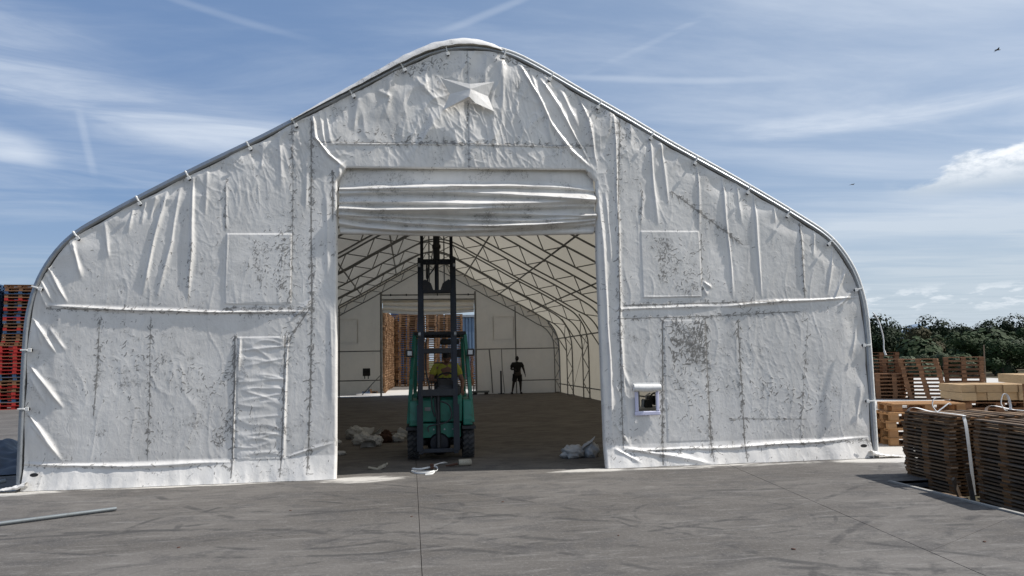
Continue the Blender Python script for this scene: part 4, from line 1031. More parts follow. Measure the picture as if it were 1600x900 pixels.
def driver():
    t=thing('person','person in yellow t-shirt seated on the green forklift, head bent down','person',(.64,13.98,0))
    J={'pel':((0,.06,1.18),(.14,.11)),'wa':((0,.02,1.30),(.13,.10)),'ch':((.0,-.05,1.47),(.155,.11)),'nb':((.0,-.10,1.58),(.07,.065)),'nk':((.01,-.15,1.63),.052),
     'hl':((-.10,0,1.16),.085),'kl':((-.16,-.42,1.17),.062),'al':((-.15,-.52,.74),.040),'fl':((-.15,-.66,.67),.038),
     'hr':((.10,0,1.16),.085),'kr':((.18,-.42,1.17),.062),'ar':((.18,-.52,.74),.040),'fr':((.18,-.66,.67),.038),
     'sl':((-.19,-.07,1.53),.06),'el':((-.30,-.16,1.28),.044),'wl':((-.12,-.44,1.30),.028),
     'sr':((.19,-.07,1.53),.06),'er':((.30,-.12,1.26),.044),'wr':((.27,-.37,1.12),.028)}
    B=[('pel','wa'),('wa','ch'),('ch','nb'),('nb','nk'),('pel','hl'),('hl','kl'),('kl','al'),('al','fl'),('pel','hr'),('hr','kr'),('kr','ar'),('ar','fr'),('ch','sl'),('sl','el'),('el','wl'),('ch','sr'),('sr','er'),('er','wr')]
    hand_joints(J,B,'L','wl',(.5,-.8,.1),(.5,.3,1),.6); hand_joints(J,B,'R','wr',(.0,-1,-.5),(-1,-.2,0),.6)
    skin_mesh('body',J,B,M['skin'],t,'pel')
    head(t,(.015,-.21,1.705),R(34),R(-8),M['hair'],M['skin'])
    sh={k:(J[k][0],tuple(r+.018 for r in J[k][1]) if isinstance(J[k][1],tuple) else J[k][1]+.018) for k in ('pel','wa','ch','sl','sr')}
    sh['nb']=((0,-.09,1.565),.08); sh['ul']=((-.265,-.13,1.37),.065); sh['ur']=((.265,-.10,1.36),.065)
    skin_mesh('yellow_shirt',sh,[('pel','wa'),('wa','ch'),('ch','nb'),('ch','sl'),('sl','ul'),('ch','sr'),('sr','ur')],M['yellow'],t,'pel')
    tr={'pel':((0,.06,1.15),(.15,.12)),'hl':((-.10,0,1.16),.10),'kl':((-.16,-.42,1.17),.078),'al':((-.15,-.52,.78),.055),'hr':((.10,0,1.16),.10),'kr':((.18,-.42,1.17),.078),'ar':((.18,-.52,.78),.055)}
    skin_mesh('trousers',tr,[('pel','hl'),('hl','kl'),('kl','al'),('pel','hr'),('hr','kr'),('kr','ar')],M['jeans'],t,'pel')
    for x in (-.15,.18):
        b=MB(); b.box((x,-.60,.665),(.10,.27,.09),taper=.8); b.build('shoe',M['blackc'],t,bevel=.03)
driver()

# ------------------------------------------------------------------ pallets
ORD=['top','second from the top','third from the top','fourth from the top','fifth from the top','sixth from the top','seventh from the top','eighth from the top','ninth from the top','tenth from the top']
NUM=['eleventh','twelfth','thirteenth','fourteenth','fifteenth','sixteenth','seventeenth','eighteenth','nineteenth','twentieth','twenty-first','twenty-second','twenty-third','twenty-fourth','twenty-fifth','twenty-sixth','twenty-seventh','twenty-eighth','twenty-ninth','thirtieth','thirty-first','thirty-second','thirty-third','thirty-fourth','thirty-fifth','thirty-sixth','thirty-seventh','thirty-eighth','thirty-ninth','fortieth']
def ordn(k): return ORD[k] if k<10 else NUM[k-10]+' from the top'
def pallet_geo(L=1.2,W=.8,h=.144,m=(0,0,0),rnd=None):
    """L along x. returns list of (name,centre,size,matindex)"""
    bt=.022*h/.144; out=[]
    for y,w in ((-W/2+.05,.10),(0,.145),(W/2-.05,.10)): out.append(('deck_board',(0,y,bt/2),(L,w,bt),m[0]))
    hb=h-4*bt+bt
    for y in (-W/2+.05,0,W/2-.05):
        for x in (-L/2+.072,0,L/2-.072): out.append(('block',(x,y,bt+hb/2),(.142,.10 if y else .142,hb-.001),m[1]))
    for x in (-L/2+.072,0,L/2-.072): out.append(('deck_board',(x,0,bt*1.5+hb),(.144,W,bt),m[0]))
    for i,y in enumerate(np.linspace(-W/2+.05,W/2-.05,5)): out.append(('deck_board',(0,y,bt*2.5+hb+.0005),(L,.11,bt),m[2]))
    return out
def pallet_mesh(name,mats,seed=0,**k):
    r=random.Random(seed); mb=MB()
    for n,c,d,mi in pallet_geo(**k): mb.box((c[0]+r.uniform(-.004,.004),c[1],c[2]),(d[0]*r.uniform(.985,1),d[1],d[2]),mi)
    return mb.mesh(name,mats)
PM={'tan':[pallet_mesh('pallet',M['wood_tan'],i) for i in range(3)],
    'brown':[pallet_mesh('pallet',M['wood_brown'],i,h=.126) for i in range(3)],
    'red':[pallet_mesh('pallet',[M['red'],M['red'],M['wood_grey']],i,m=(0,1,0 if i else 2)) for i in range(2)]+[pallet_mesh('pallet',[M['red'],M['red'],M['wood_brown']],5,m=(0,1,2))],
    'blue':[pallet_mesh('pallet',[M['blue'],M['blue'],M['wood_brown']],9,m=(0,1,2)),pallet_mesh('pallet',[M['wood_grey'],M['blue'],M['wood_grey']],11,m=(0,1,0))]}
def stack(kind,x,y,n,pitch,rz,adj,where,group,z0=0,jit=.015,lean=(0,0),cat='pallet',name='pallet',stuff=False,mix=None):
    r=random.Random(int(x*97+y*31+n)); mbs=[]
    for i in range(n):
        kk=kind if mix is None else r.choices(mix[0],mix[1])[0]
        me=r.choice(PM[kk]); loc=(x+lean[0]*i+r.uniform(-jit,jit),y+lean[1]*i+r.uniform(-jit,jit),z0+i*pitch); rot=(0,0,rz+R(r.uniform(-1.2,1.2))+(math.pi if r.random()<.5 else 0))
        o=inst(name,me,None,loc,rot)
        colr={'red':'red-blocked','blue':'blue'}.get(kk,adj)
        tag(o,f'{colr} pallet, {ordn(n-1-i)} in the {where}',cat,group)
def joined_stack(kind,spots,name,label):
    """stacks past the countable ones: one object"""
    mb=MB(); r=random.Random(5); g=pallet_geo()
    for x,y,n,rz in spots:
        for i in range(n):
            rot=Matrix.Rotation(rz+R(r.uniform(-1.5,1.5)),3,'Z'); ox,oy=r.uniform(-.02,.02),r.uniform(-.02,.02)
            for _,c,d,_m in g:
                p=rot@Vector(c); mb.box((x+ox+p.x,y+oy+p.y,i*.144+c[2]),d,0,rot)
    o=mb.build(name,M[kind]); tag(o,label,'pallets',None,'stuff')
# right yard, behind the strapped lids
def parts_pallet(loc,rz,mat,label,group,h=.144,name='pallet'):
    t=thing(name,label,'pallet',loc,rz,group)
    for nm,c,d,_ in pallet_geo(h=h):
        me=_pm.setdefault((nm,tuple(round(q,3) for q in d),mat),None)
        if me is None:
            me=MB().box((0,0,0),d).mesh(nm,M[mat]); _pm[(nm,tuple(round(q,3) for q in d),mat)]=me
        inst(nm,me,t,c,(0,0,R(random.uniform(-.3,.3))))
_pm={}
def yard_right():
    # near pile of fresh orange-brown pallets behind the tent corner
    G='fresh pallets piled beside the right corner of the tent'
    n=0
    spots=[(0,0,0,.15),(0,.03,0,.15),(0,-.05,.03,.15),(0,.0,-.02,.15),(0,.22,.02,.0)]
    for i in range(5):
        parts_pallet((9.02+spots[i][1]*.6,12.72+spots[i][2],i*.146),R(-12+random.uniform(-2.5,2.5)),'wood_fresh',f'fresh orange wood pallet, {ordn(4-i)} in the low pile beside the tent',G)
    for i in range(3):
        parts_pallet((10.22+i*.02,12.62,i*.146),R(-14),'wood_fresh',f'fresh orange wood pallet, {ordn(2-i)} in the lower pile behind the strapped lids',G)
    for i in range(3):
        parts_pallet((8.1,13.35,i*.146),R(-10+i*3),'wood_fresh',f'fresh orange wood pallet, {ordn(2-i)} in the pile half behind the tent',G)
    PM['tan2']=PM['tan']
    stack('brown',17.0,25.0,7,.126,R(-30),'brown','short stack left of the leaning one','brown pallets stacked in the yard on the right')
    stack('brown',17.9,27.0,13,.126,R(-30),'brown','stack just behind the tent edge','brown pallets stacked in the yard on the right')
    stack('brown',16.7,27.4,13,.126,R(-30),'brown','stack half hidden by the tent','brown pallets stacked in the yard on the right')
    stack('brown',17.75,24.2,11,.126,R(-38),'brown','leaning stack in the right yard','brown pallets stacked in the yard on the right',lean=(-.022,.012))
    stack('brown',17.35,25.9,11,.126,R(-38),'brown','stack behind the leaning one','brown pallets stacked in the yard on the right')
    stack('brown',19.05,24.1,10,.144,R(-36),'brown','lone square stack before the trees','brown pallets stacked in the yard on the right')
    # sawn timber bundle
    t=thing('timber_bundle','bundle of thick pale sawn timber blocks in two layers behind the strapped lids','timber',(13.75,16.6,0),R(-16))
    mb=MB()
    for x in (-.6,.6): MB().box((x,0,.459),(.12,1.1,.052)).build('bearer',M['wood_brown'],t)
    for i in range(3): tag(inst('pallet',PM['brown'][i],None,(13.75,16.6,i*.144),(0,0,R(-16)),(1.35,1.3,1.14)),f'brown pallet, {ordn(2-i)} under the pale timber bundle','pallet','brown pallets under the timber bundle')
    bm=[MB().box((0,0,0),(w,1.3,.176)).mesh('beam',M['timber']) for w in (.22,.30,.34)]
    ks=(1,0,2,1,2,0)
    for z in (.575,.757):
        x=-.85
        for k in ks:
            w=(.22,.30,.34)[k]; inst('beam',bm[k],t,(x+w/2,random.uniform(-.05,.05),z+random.uniform(-.004,.004)),(0,0,R(random.uniform(-.8,.8)))); x+=w+.010
    t=thing('timber_bundle','bundle of pale timber lying on grey pallets at the right edge of the photo','timber',(13.2,13.9,0),R(-20))
    for j in range(6): inst('beam',bm[1],t,(-.8+.31*j,0,1.05),(0,0,0))
    for i in range(7): 
        o=inst('pallet',PM['tan'][i%3],None,(13.2,13.9,i*.138),(0,0,R(-20+random.uniform(-1,1)))); tag(o,f'grey brown pallet, {ordn(6-i)} in the stack under the timber','pallet','grey pallets under the timber')
    t=thing('wooden_stake','thin grey wooden stake standing in front of the dark trees','stake',(27.2,33.0,0))
    mb=MB(); mb.tube([(0,0,0),(.05,0,1.9)],[.035,.028],7); mb.build('pole',M['wood_grey'],t)
yard_right()
# flat lids stacked and strapped in the foreground right
def lids():
    rows=[]
    L=1.02
    bme=[MB().box((0,0,0),(.088,L*r,.019)).mesh('board',M['wood_grey']) for r in (1,.985,1.01)]
    wde=[MB().box((0,0,0),(.145,L,.019)).mesh('board',M['wood_grey'])]
    bea=[MB().box((0,0,0),(.98,w,.0235)).mesh('bearer',M['wood_side']) for w in (.09,.13,.09)]
    def lid(x,y,z,rz,label,group,r):
        t=thing('slatted_pallet',label,'pallet',(x,y,z),rz,group)
        for k,yy in enumerate((-L/2+.06,0,L/2-.06)): inst('bearer',bea[k],t,(r.uniform(-.008,.008),yy+r.uniform(-.006,.006),.012))
        for k,xx in enumerate((-.445,-.27,-.09,.09,.27,.445)): inst('board',r.choice(bme),t,(xx+r.uniform(-.006,.006),r.uniform(-.014,.014),.0335),(0,0,R(r.uniform(-.4,.4))))
    def col(cx,cy,n,rz,where,group,seed,jx=.012):
        r=random.Random(seed); drift=0
        for i in range(n):
            drift+=r.uniform(-.004,.004)
            if i in (n-3,): drift+=r.uniform(.02,.04)
            lid(cx+drift+r.uniform(-jx,jx),cy+r.uniform(-jx,jx),-.115+.0435*i,rz+R(r.uniform(-.6,.6)),f'thin slatted pallet, {ordn(n-1-i)} in the {where}',group,r)
    G1='slatted lids in the strapped stack'; G2='slatted lids in the unstrapped stack at the edge'
    a=R(-5)
    col(7.08,9.06,22,a,'left strapped column',G1,1)
    col(8.12,8.99,21,a,'middle strapped column',G1,2)
    col(9.16,8.92,20,a,'right strapped column',G1,3)
    b=R(-7)
    col(7.0,7.66,22,b,'left unstrapped column at the edge',G2,4)
    col(8.05,7.55,22,b,'right unstrapped column at the edge',G2,5)
    # soil and loose timber under the stacks
    for x,y in ((7.12,8.93),(8.16,8.86),(9.2,8.8),(6.98,7.52),(8.03,7.42)): pass
    # webbing straps round the strapped stack, with loose standing tails
    def strapband(x,label,tails):
        t=thing('webbing_strap',label,'strap'); z1=.855; yf=8.46+(x-6.6)*-.09; yb=yf+1.12
        pts=[(x+.03,yf-.02,-.08),(x+.01,yf-.025,.3),(x-.01,yf-.02,.7),(x-.02,yf-.005,z1-.02),(x-.02,yf+.03,z1+.012),(x+.01,yf+.6,z1+.015),(x+.05,yb,z1+.01),(x+.06,yb+.03,.4),(x+.06,yb+.03,-.08)]
        mb=MB(); mb.ribbon(catmull(pts,5),(1,0,0),.042,.004); mb.build('band',M['strap'],t,True)
        for pts in tails:
            mb=MB(); mb.tube(catmull(pts,6),.017,8,flat=.4); mb.build('tail',M['strap'],t,True)
    strapband(6.66,'white webbing strap round the left column of the strapped lids',[[(6.66,8.95,.87),(6.62,8.97,.95),(6.64,8.98,1.02),(6.68,8.98,1.05)],[(6.66,8.95,.87),(6.74,8.93,.93),(6.82,8.93,.98),(6.84,8.93,.96)]])
    strapband(7.75,'white webbing strap round the middle of the strapped lids',[[(7.62,8.95,.87),(7.59,8.97,.96),(7.64,8.98,1.07),(7.70,8.98,1.05),(7.72,8.97,.94),(7.70,8.95,.87)]])
    for k,(x,y,rz,ti,lb) in enumerate(((6.50,8.17,R(20),-38,'short loose plank leaning between the two lid stacks'),(6.57,8.05,R(-10),-12,'upright loose plank standing between the two lid stacks'))):
        o=MB().box((0,0,.16),(.05,.025,.34)).build('loose_plank',M['wood_grey']); o.location=(x-.05,y+.2,-.10); o.rotation_euler=(R(10),R(ti),rz); tag(o,lb,'plank')
    o=MB().box((0,0,.0),(.06,.9,.03)).build('loose_plank',M['wood_grey']); o.location=(6.4,8.7,-.085); o.rotation_euler=(0,0,R(4)); tag(o,'loose plank lying in the soil at the slab edge','plank')
lids()
# pallets behind the tent, seen through the back doorway
def yard_back():
    Gr='pallets stacked outside the back doorway'
    for k,(x,y) in enumerate(((-1.72,40.9),(-1.68,42.2))):
        stack('tan',x,y,31,.144,R(90),'pale brown',('nearest','second')[k]+ ' row stack beside the back doorway',Gr,jit=.03)
    joined_stack('wood_tan',[(-1.70+.05*i,43.5+1.27*i,31,R(90)) for i in range(10)],'pallet_stacks','row of tall pale brown pallet stacks receding behind the back doorway')
    stack('tan',-.15,50.2,33,.144,0,'dark brown','left stack in the back doorway',Gr,jit=.03)
    stack('tan',1.12,50.0,33,.144,0,'pale brown','middle stack in the back doorway',Gr,jit=.03)
    stack('tan',2.36,50.1,32,.144,0,'pale brown','right stack in the back doorway',Gr,jit=.03)
    stack('brown',3.9,48.8,14,.144,0,'brown','short stack right in the back doorway',Gr,jit=.04)
    joined_stack('wood_tan',[(-.9+1.27*i,51.5,33,0) for i in range(4)],'pallet_stacks','rear row of tall pallet stacks behind the ones facing the back doorway')
    # warehouse and container beyond
    b=thing('warehouse','blue-grey clad warehouse beyond the stacks behind the tent','building',(10.5,63,0))
    mb=MB(); 
    for i in range(60): mb.box((-8+.27*i,0,2.6),(.135,.10,5.2))
    mb.box((0,.15,2.6),(16.2,.2,5.2)); mb.box((0,5,2.6),(16.2,9.5,5.15)); mb.build('wall',M['clad'],b)
    mb=MB(); mb.box((0,5,5.3),(16.6,10.4,.18)); mb.build('roof',M['galv'],b)
    b=thing('shipping_container','blue container behind the pallet stacks, its top showing above them','container',(-.2,56.6,0))
    mb=MB(); mb.box((0,0,2.65),(2.4,2.2,5.3))
    for i in range(12): mb.box((-1.1+.2*i,-1.12,2.65),(.10,.06,5.1))
    mb.build('body',M['bluebox'],b); mb=MB(); mb.box((0,-1.14,5.22),(2.44,.1,.12)); mb.build('top_rail',M['bluebox'],b)
yard_back()
def yard_left():
    G='red and blue pallets stacked left of the tent'
    mix=(['red','blue','brown'],[.62,.25,.13]); mix2=(['red','blue','brown'],[.42,.38,.2])
    stack('red',-16.05,33.75,19,.144,R(9),'brown','lower stack by the tent leg',G,jit=.02,mix=mix)
    stack('red',-17.35,33.5,19,.144,R(9),'brown','lower stack at the photo edge',G,jit=.02,mix=mix)
    stack('red',-18.65,33.3,19,.144,R(9),'brown','lower stack outside the left edge',G,jit=.02,mix=mix)
    joined_stack('blue',[(-18.4,35.7,37,R(9)),(-19.7,35.5,37,R(9)),(-15.8,37.4,37,R(9)),(-17.2,37.2,37,R(9)),(-18.6,37,37,R(9))],'pallet_stacks','tall dark blue pallet stacks crowded behind the left stacks')
    stack('blue',-15.6,36.2,37,.144,R(9),'brown','tall stack by the tent leg',G,jit=.03,mix=mix2)
    stack('blue',-17.0,35.9,37,.144,R(9),'brown','tall stack at the photo edge',G,jit=.03,mix=mix2)
yard_left()

# ------------------------------------------------------------------ small things on the ground
def lump(name,loc,size,seed,mat,label,cat,group=None,tail=None,rz=0):
    r=np.random.RandomState(seed); nu,nv=40,26; V=[];F=[]
    for i in range(nv+1):
        th=math.pi*i/nv
        for k in range(nu):
            ph=2*math.pi*k/nu; x=math.sin(th)*math.cos(ph); y=math.sin(th)*math.sin(ph); z=math.cos(th)
            n=float(fbm(np.array([x*1.6+seed*3.1+z]),np.array([y*1.6+seed+z*1.3]),3)[0]); rd=float(np.abs(pn(np.array([x*3.5+seed+y]),np.array([z*3.5+y*2.]))[0]))
            q=1+.38*n-.28*rd; V.append((x*q*size[0],y*q*size[1],max(0,(z*q*.62+.42)*size[2])))
    for i in range(nv):
        for k in range(nu): F.append((i*nu+k,(i+1)*nu+k,(i+1)*nu+(k+1)%nu,i*nu+(k+1)%nu))
    mb=MB(); mb.add(V,F)
    t=thing(name,label,cat,loc,rz,group); mb.build('bag_body' if 'sack' in name else 'body',M[mat],t,2)
    if tail:
        m2=MB(); n=12; V=[];F=[]
        a=Vector(tail[0]); b=Vector(tail[1])
        for i in range(9):
            u=i/8; w=.025+.11*u*(1+.3*math.sin(seed+u*5))
            c=a.lerp(b,u)
            for k in range(n):
                an=2*math.pi*k/n; V.append((c.x+math.cos(an)*w*.9,c.y+math.sin(an)*w*(.5),max(.004,c.z+math.sin(an+seed)*w*.8+.02*math.sin(3*an+seed))))
        for i in range(8):
            for k in range(n): F.append((i*n+k,i*n+(k+1)%n,(i+1)*n+(k+1)%n,(i+1)*n+k))
        m2.add(V,F); m2.build('bag_neck',M[mat],t,2)
    return t
lump('sack',(-1.20,16.9,0),(.20,.18,.26),1,'sack','white crumpled sack, farthest and largest of the heap left of the forklift','sack',None,((.1,0,.2),(.3,0,.12)))
lump('sack',(-.98,15.7,0),(.19,.17,.22),2,'sack','white crumpled sack at the left of the near row of the heap','sack',None,((.1,-.05,.12),(.26,-.1,.2)))
lump('sack',(-.72,15.3,0),(.17,.15,.20),3,'sack','white crumpled sack in the middle, nearest the doorway','sack',None,((0,-.1,.1),(-.1,-.28,.03)))
lump('sack',(-.26,15.95,0),(.16,.13,.17),4,'sack','white crumpled sack between the brown scrap and the forklift wheel','sack',None,((-.05,0,.1),(.16,.1,.16)))
lump('sack',(-.58,16.4,0),(.15,.13,.16),14,'sack','small white sack at the back of the heap beside the brown scrap','sack')
lump('sack',(-1.62,15.3,0),(.26,.2,.20),5,'sack','white sack half hidden behind the left door edge','sack')
lump('sack',(-1.32,14.05,0),(.16,.12,.07),6,'sack','flat white rag lying just inside the left door edge','rag')
lump('scrap_bundle',(-.50,15.9,0),(.15,.12,.24),7,'rust','rusty brown scrap bundle among the white sacks','scrap',None)
lump('sack',(2.66,12.5,0),(.20,.17,.20),8,'sack','plump white sack on the slab left of the right door edge','sack',None,((.15,0,.14),(.25,-.02,.21)))
lump('sack',(2.98,12.55,0),(.15,.15,.24),9,'sack','white sack leaning against the right door edge','sack')
o=MB().tube([(-.8,16.6,.06),(-.45,16.5,.14),(-.15,16.6,.17)],[.012,.010,.006],6).build('bent_stick',M['rust']); tag(o,'thin dark stick poking out of the sack heap','stick')
def small():
    mb=MB()
    pts=[(.28,11.78,.02),(.36,11.95,.04),(.50,12.08,.06),(.56,12.2,.03),(.46,12.25,.02),(.36,12.1,.03),(.33,11.9,.05),(.31,11.75,.03),(.14,11.72,.02),(.05,11.85,.02),(.02,11.78,.02),(.16,11.68,.03),(.36,11.72,.05),(.38,11.5,.02),(.26,11.42,.02),(.08,11.50,.02),(.0,11.55,.02),(.08,11.36,.015),(.24,11.30,.02),(.34,11.38,.03),(.30,11.22,.015),(.20,11.16,.015)]
    mb.tube(catmull(pts,6),.014,8,flat=.4); t=thing('ratchet_strap','tangled white strap with rusty buckle lying in front of the forklift','strap'); mb.build('webbing',M['strap'],t,True)
    b=MB(); b.box((.31,11.62,.05),(.05,.10,.04)); b.box((.31,11.70,.07),(.06,.03,.05)); b.build('buckle',M['rust'],t,bevel=.008)
    t=thing('paint_tin','dirty beige tin with a dark stick lying right of the tangled strap','tin',(.83,12.02,.055),R(8))
    b=MB(); b.lathe([(.02,-.10),(.048,-.10),(.054,-.08),(.052,.08),(.048,.10),(.02,.10)],(0,0,0),'X',18); b.build('can_body',M['tin'],t,True)
    b=MB(); b.tube([(-.30,.0,-.035),(-.1,0,-.02)],.012,6); b.tube([(-.24,-.02,-.03),(-.12,-.03,-.01)],.02,6); b.build('stick',M['rust'],t)
    t=thing('crumpled_scrap','grey crumpled scrap on the slab left of the forklift wheel','scrap',(-.5,12.0,0))
    b=MB(); b.box((-.08,0,.02),(.16,.05,.03),rot=Matrix.Rotation(R(12),3,'Y')); b.box((.05,.02,.035),(.12,.08,.05),rot=Matrix.Rotation(R(-24),3,'Y')); b.tube([(.08,0,.04),(.14,-.02,.09)],.018,7); b.build('body',M['tin'],t,bevel=.01)
    # scaffold pipe on the slab at lower left
    t=thing('steel_pipe','long grey steel pipe lying on the concrete at lower left','pipe')
    a=Vector((-6.6,7.35,.028)); c=Vector((-3.36,9.40,.028)); mid=a.lerp(c,.62)
    b=MB(); b.tube([a,c],.021,14); b.build('tube_body',M['pipe'],t,True)
    d=(c-a).normalized(); b=MB(); b.tube([mid-d*.04,mid+d*.04],.033,14); b.tube([mid+Vector((0,0,.02)),mid+Vector((0,0,.045))],.008,6); b.build('collar',M['pipe'],t,True)
    # pebbles / chips
    r=random.Random(4)
    for k,(x,y,lb) in enumerate(((-1.35,8.95,'dark chip on the slab nearest the pipe end'),(1.05,8.9,'small dark stone lying left of the middle joint'),(1.9,7.0,'small dark stone in the lower middle of the slab'),(3.2,6.2,'pebble on the slab right of the middle'),(4.9,6.1,'pebble between the two slab joints at right'),(-2.1,7.4,'tiny dark chip on the left slab'),(.0,8.3,'tiny dark chip beside the slab joint'))):
        b=MB(); s=r.uniform(.009,.015); b.lathe([(.002,0),(s,.3*s),(s*.8,.9*s),(.002,1.1*s)],(0,0,0),'Z',7); o=b.build('pebble',M['rust']); o.location=(x,y,0); o.scale=(1.5,1,.7); o.rotation_euler=(0,0,r.random()*3); tag(o,lb,'pebble')
    # rope hanging from the right tent edge
    b=MB(); b.tube(catmull([(7.27,11.10,2.28),(7.33,11.08,2.18),(7.37,11.06,2.02),(7.40,11.06,1.85),(7.395,11.06,1.7),(7.42,11.06,1.60)],6),[.010]*26+[.016]*5,7); o=b.build('hanging_rope',M['strap'],None,True); tag(o,'frayed white rope end hanging from the right edge of the tent','rope')
small()
def tarps():
    t=thing('tarpaulin','crumpled dark tarpaulin lying on the ground by the left tent leg','tarpaulin',(-7.1,14.2,0),R(20))
    def fn(u,v):
        e=min(1,6*min(u,1-u))*min(1,6*min(v,1-v)); q=float(fbm(np.array([u*3.]),np.array([v*4.]),3)[0]); rd=float(np.abs(pn(np.array([u*5+2.]),np.array([v*6.]))[0]))
        return (-1.5+3*u+.1*q,-1.6+3.6*v,.02+e*(.16+.22*q+.22*rd))
    draped('sheet',60,60,fn,M['tarp'],t)
    o=MB().tube([(-6.35,11.25,.03),(-5.95,11.5,.05),(-5.62,11.62,.09)],.03,10).build('loose_tube',M['pipe']); tag(o,'short pale tube end lying at the foot of the left tent leg','pipe')
tarps()
def inside_small():
    t=thing('control_box','small dark electric box hanging on the left rail of the back wall','electric box',(-2.05,36.2,1.05))
    b=MB(); b.box((0,0,.12),(.34,.14,.36)); b.build('box_body',M['plastic'],t,bevel=.02); b=MB(); b.box((0,-.075,.15),(.26,.012,.10)); b.build('cover_plate',M['blackm'],t)
    b=MB(); b.box((-.08,0,-.12),(.04,.05,.14)); b.box((.08,0,-.12),(.04,.05,.14)); b.build('bracket',M['blackm'],t)
    t=thing('steel_post','short dark steel post standing left of the person at the back wall','post',(4.28,36.1,0)); b=MB(); b.tube([(0,0,0),(0,0,1.1)],.04,8); b.box((0,0,.02),(.3,.2,.03)); b.build('post_body',M['blackm'],t)
    t=thing('pipe_trolley','low pale pipe on dark feet lying right of the back doorway','pipe rack',(3.35,36.0,0)); b=MB(); b.tube([(-.6,0,.14),(.35,0,.14)],.045,10); b.build('pipe_body',M['pipe'],t,True)
    for x in (-.35,.2): b=MB(); b.box((x,0,.06),(.16,.3,.10)); b.build('foot',M['blackm'],t)
    b=MB(); b.tube([(-.4,0,.05),(-.38,0,.45)],.03,8); b.build('foot_post',M['blackm'],t)
    t=thing('compressor','small wheeled compressor seen through the little window in the front wall','compressor',(4.05,12.75,0),R(10))
    b=MB()
    for x in (-.2,.24): b.box((x,0,.35),(.04,.04,.70)); b.box((x,.3,.35),(.04,.04,.70))
    b.box((.02,.15,.70),(.56,.38,.04)); b.build('stand',M['tin'],t)
    b=MB(); b.tube([(-.26,0,.755),(.28,0,.755)],.04,12); b.build('tank',M['sack'],t,True)
    b=MB(); b.tube([(.14+.10*math.cos(a),-.03,.92+.10*math.sin(a)) for a in np.linspace(0,2*math.pi,25)],.014,8,caps=False); b.tube([(.04,-.03,.92),(.24,-.03,.92)],.01,6); b.tube([(.14,-.03,.82),(.14,-.03,1.02)],.01,6); b.build('flywheel',M['blackm'],t,True)
    b=MB(); b.lathe([(.01,-.1),(.07,-.1),(.075,.1),(.01,.1)],(.14,.1,.90),'Y',16); b.box((.0,.02,.84),(.14,.14,.13)); b.build('motor',M['blackm'],t,True)
    b=MB(); b.tube([(-.02,0,.8),(-.02,0,.98),(.05,-.02,1.02)],.012,8); b.tube([(-.16,0,.75),(-.16,0,1.3)],.015,8); b.tube([(-.10,0,.76),(-.07,0,.92)],.03,8); b.build('handle',M['galv'],t,True)
inside_small()
def birds():
    for k,(x,y,z,s,lb) in enumerate(((54.1,61,29.3,.55,'dark bird gliding high at the upper right of the sky'),(38.5,60.5,16.3,.35,'tiny distant bird low above the right slope of the tent'))):
        t=thing('bird',lb,'bird',(x,y,z),R(70+30*k))
        b=MB(); b.tube([(0,-.5*s,0),(0,-.25*s,.02),(0,.1*s,.03),(0,.5*s,0)],[.02*s,.10*s,.12*s,.02*s],8); b.build('body',M['plastic'],t,True)
        for sg in (-1,1):
            b=MB(); b.add([(0,-.18*s,.03),(0,.15*s,.03),(sg*.6*s,.12*s,.12*s),(sg*1.15*s,.22*s,.03),(sg*.62*s,-.12*s,.13*s),(0,0,-.01)],[(0,1,2,4),(4,2,3),(5,0,4),(5,4,3),(5,3,2),(5,2,1)]); b.build('wing',M['plastic'],t)
birds()

# ------------------------------------------------------------------ trees
def leafmat(name,a,b_,c_):
    m,g,b=new_mat(name,.75,spec=.2); p=g.obj(); r=g.n('ShaderNodeObjectInfo').outputs['Random']; isl=g.n('ShaderNodeNewGeometry').outputs['Random Per Island']
    n=g.noise(p,.6,3,.6); col=g.mix(isl,a,b_); col=g.mix(g.m('MULTIPLY',g.step(n,.4,.7),.7),col,c_); col=g.mix(g.m('MULTIPLY',r,.35),col,tuple(q*.6 for q in a)); g.put(b.inputs['Base Color'],col)
    return m
M['pine']=leafmat('pine_foliage',(.013,.024,.010),(.020,.034,.013),(.030,.042,.018))
M['oak']=leafmat('broadleaf_foliage',(.020,.038,.012),(.030,.052,.016),(.042,.060,.022))
M['shrub']=leafmat('grey_green_foliage',(.045,.062,.034),(.065,.085,.045),(.085,.095,.055))
M['dry']=leafmat('brownish_foliage',(.050,.045,.022),(.070,.060,.028),(.045,.055,.025))
M['bark']=worn('tree_bark',(.06,.045,.03),(.02,.018,.015),.5,6,.95,0,.5)
def crown_mesh(seed,mat,n,blobs,leaf):
    r=np.random.RandomState(seed); B=[]
    for i in range(blobs):
        a=r.rand()*6.28; rad=r.rand()**.6*.62; z=.30+.62*r.rand()
        B.append((math.cos(a)*rad*(1.15-z*.6),math.sin(a)*rad*(1.15-z*.6),z,.16+.15*r.rand()))
    B=np.array(B); k=r.randint(0,blobs,n); d=r.normal(size=(n,3)); d/=np.linalg.norm(d,axis=1)[:,None]; rr=B[k,3]*(.55+.5*r.rand(n)**.5)
    P=B[k,:3]+d*rr[:,None]*[1,1,.8]
    nn=d+.22*r.normal(size=(n,3)); nn/=np.linalg.norm(nn,axis=1)[:,None]; t=np.cross(nn,r.normal(size=(n,3))); t/=np.linalg.norm(t,axis=1)[:,None]; b=np.cross(nn,t)
    s=leaf*(.6+.8*r.rand(n))[:,None]
    V=np.concatenate([P-t*s-b*s*.6,P+t*s*.7-b*s,P+t*s+b*s*.7,P-t*s*.6+b*s]); F=[(i,i+n,i+2*n,i+3*n) for i in range(n)]
    me=bpy.data.meshes.new('crown'); me.from_pydata(V.tolist(),[],F); me.materials.append(mat); me.update(); return me
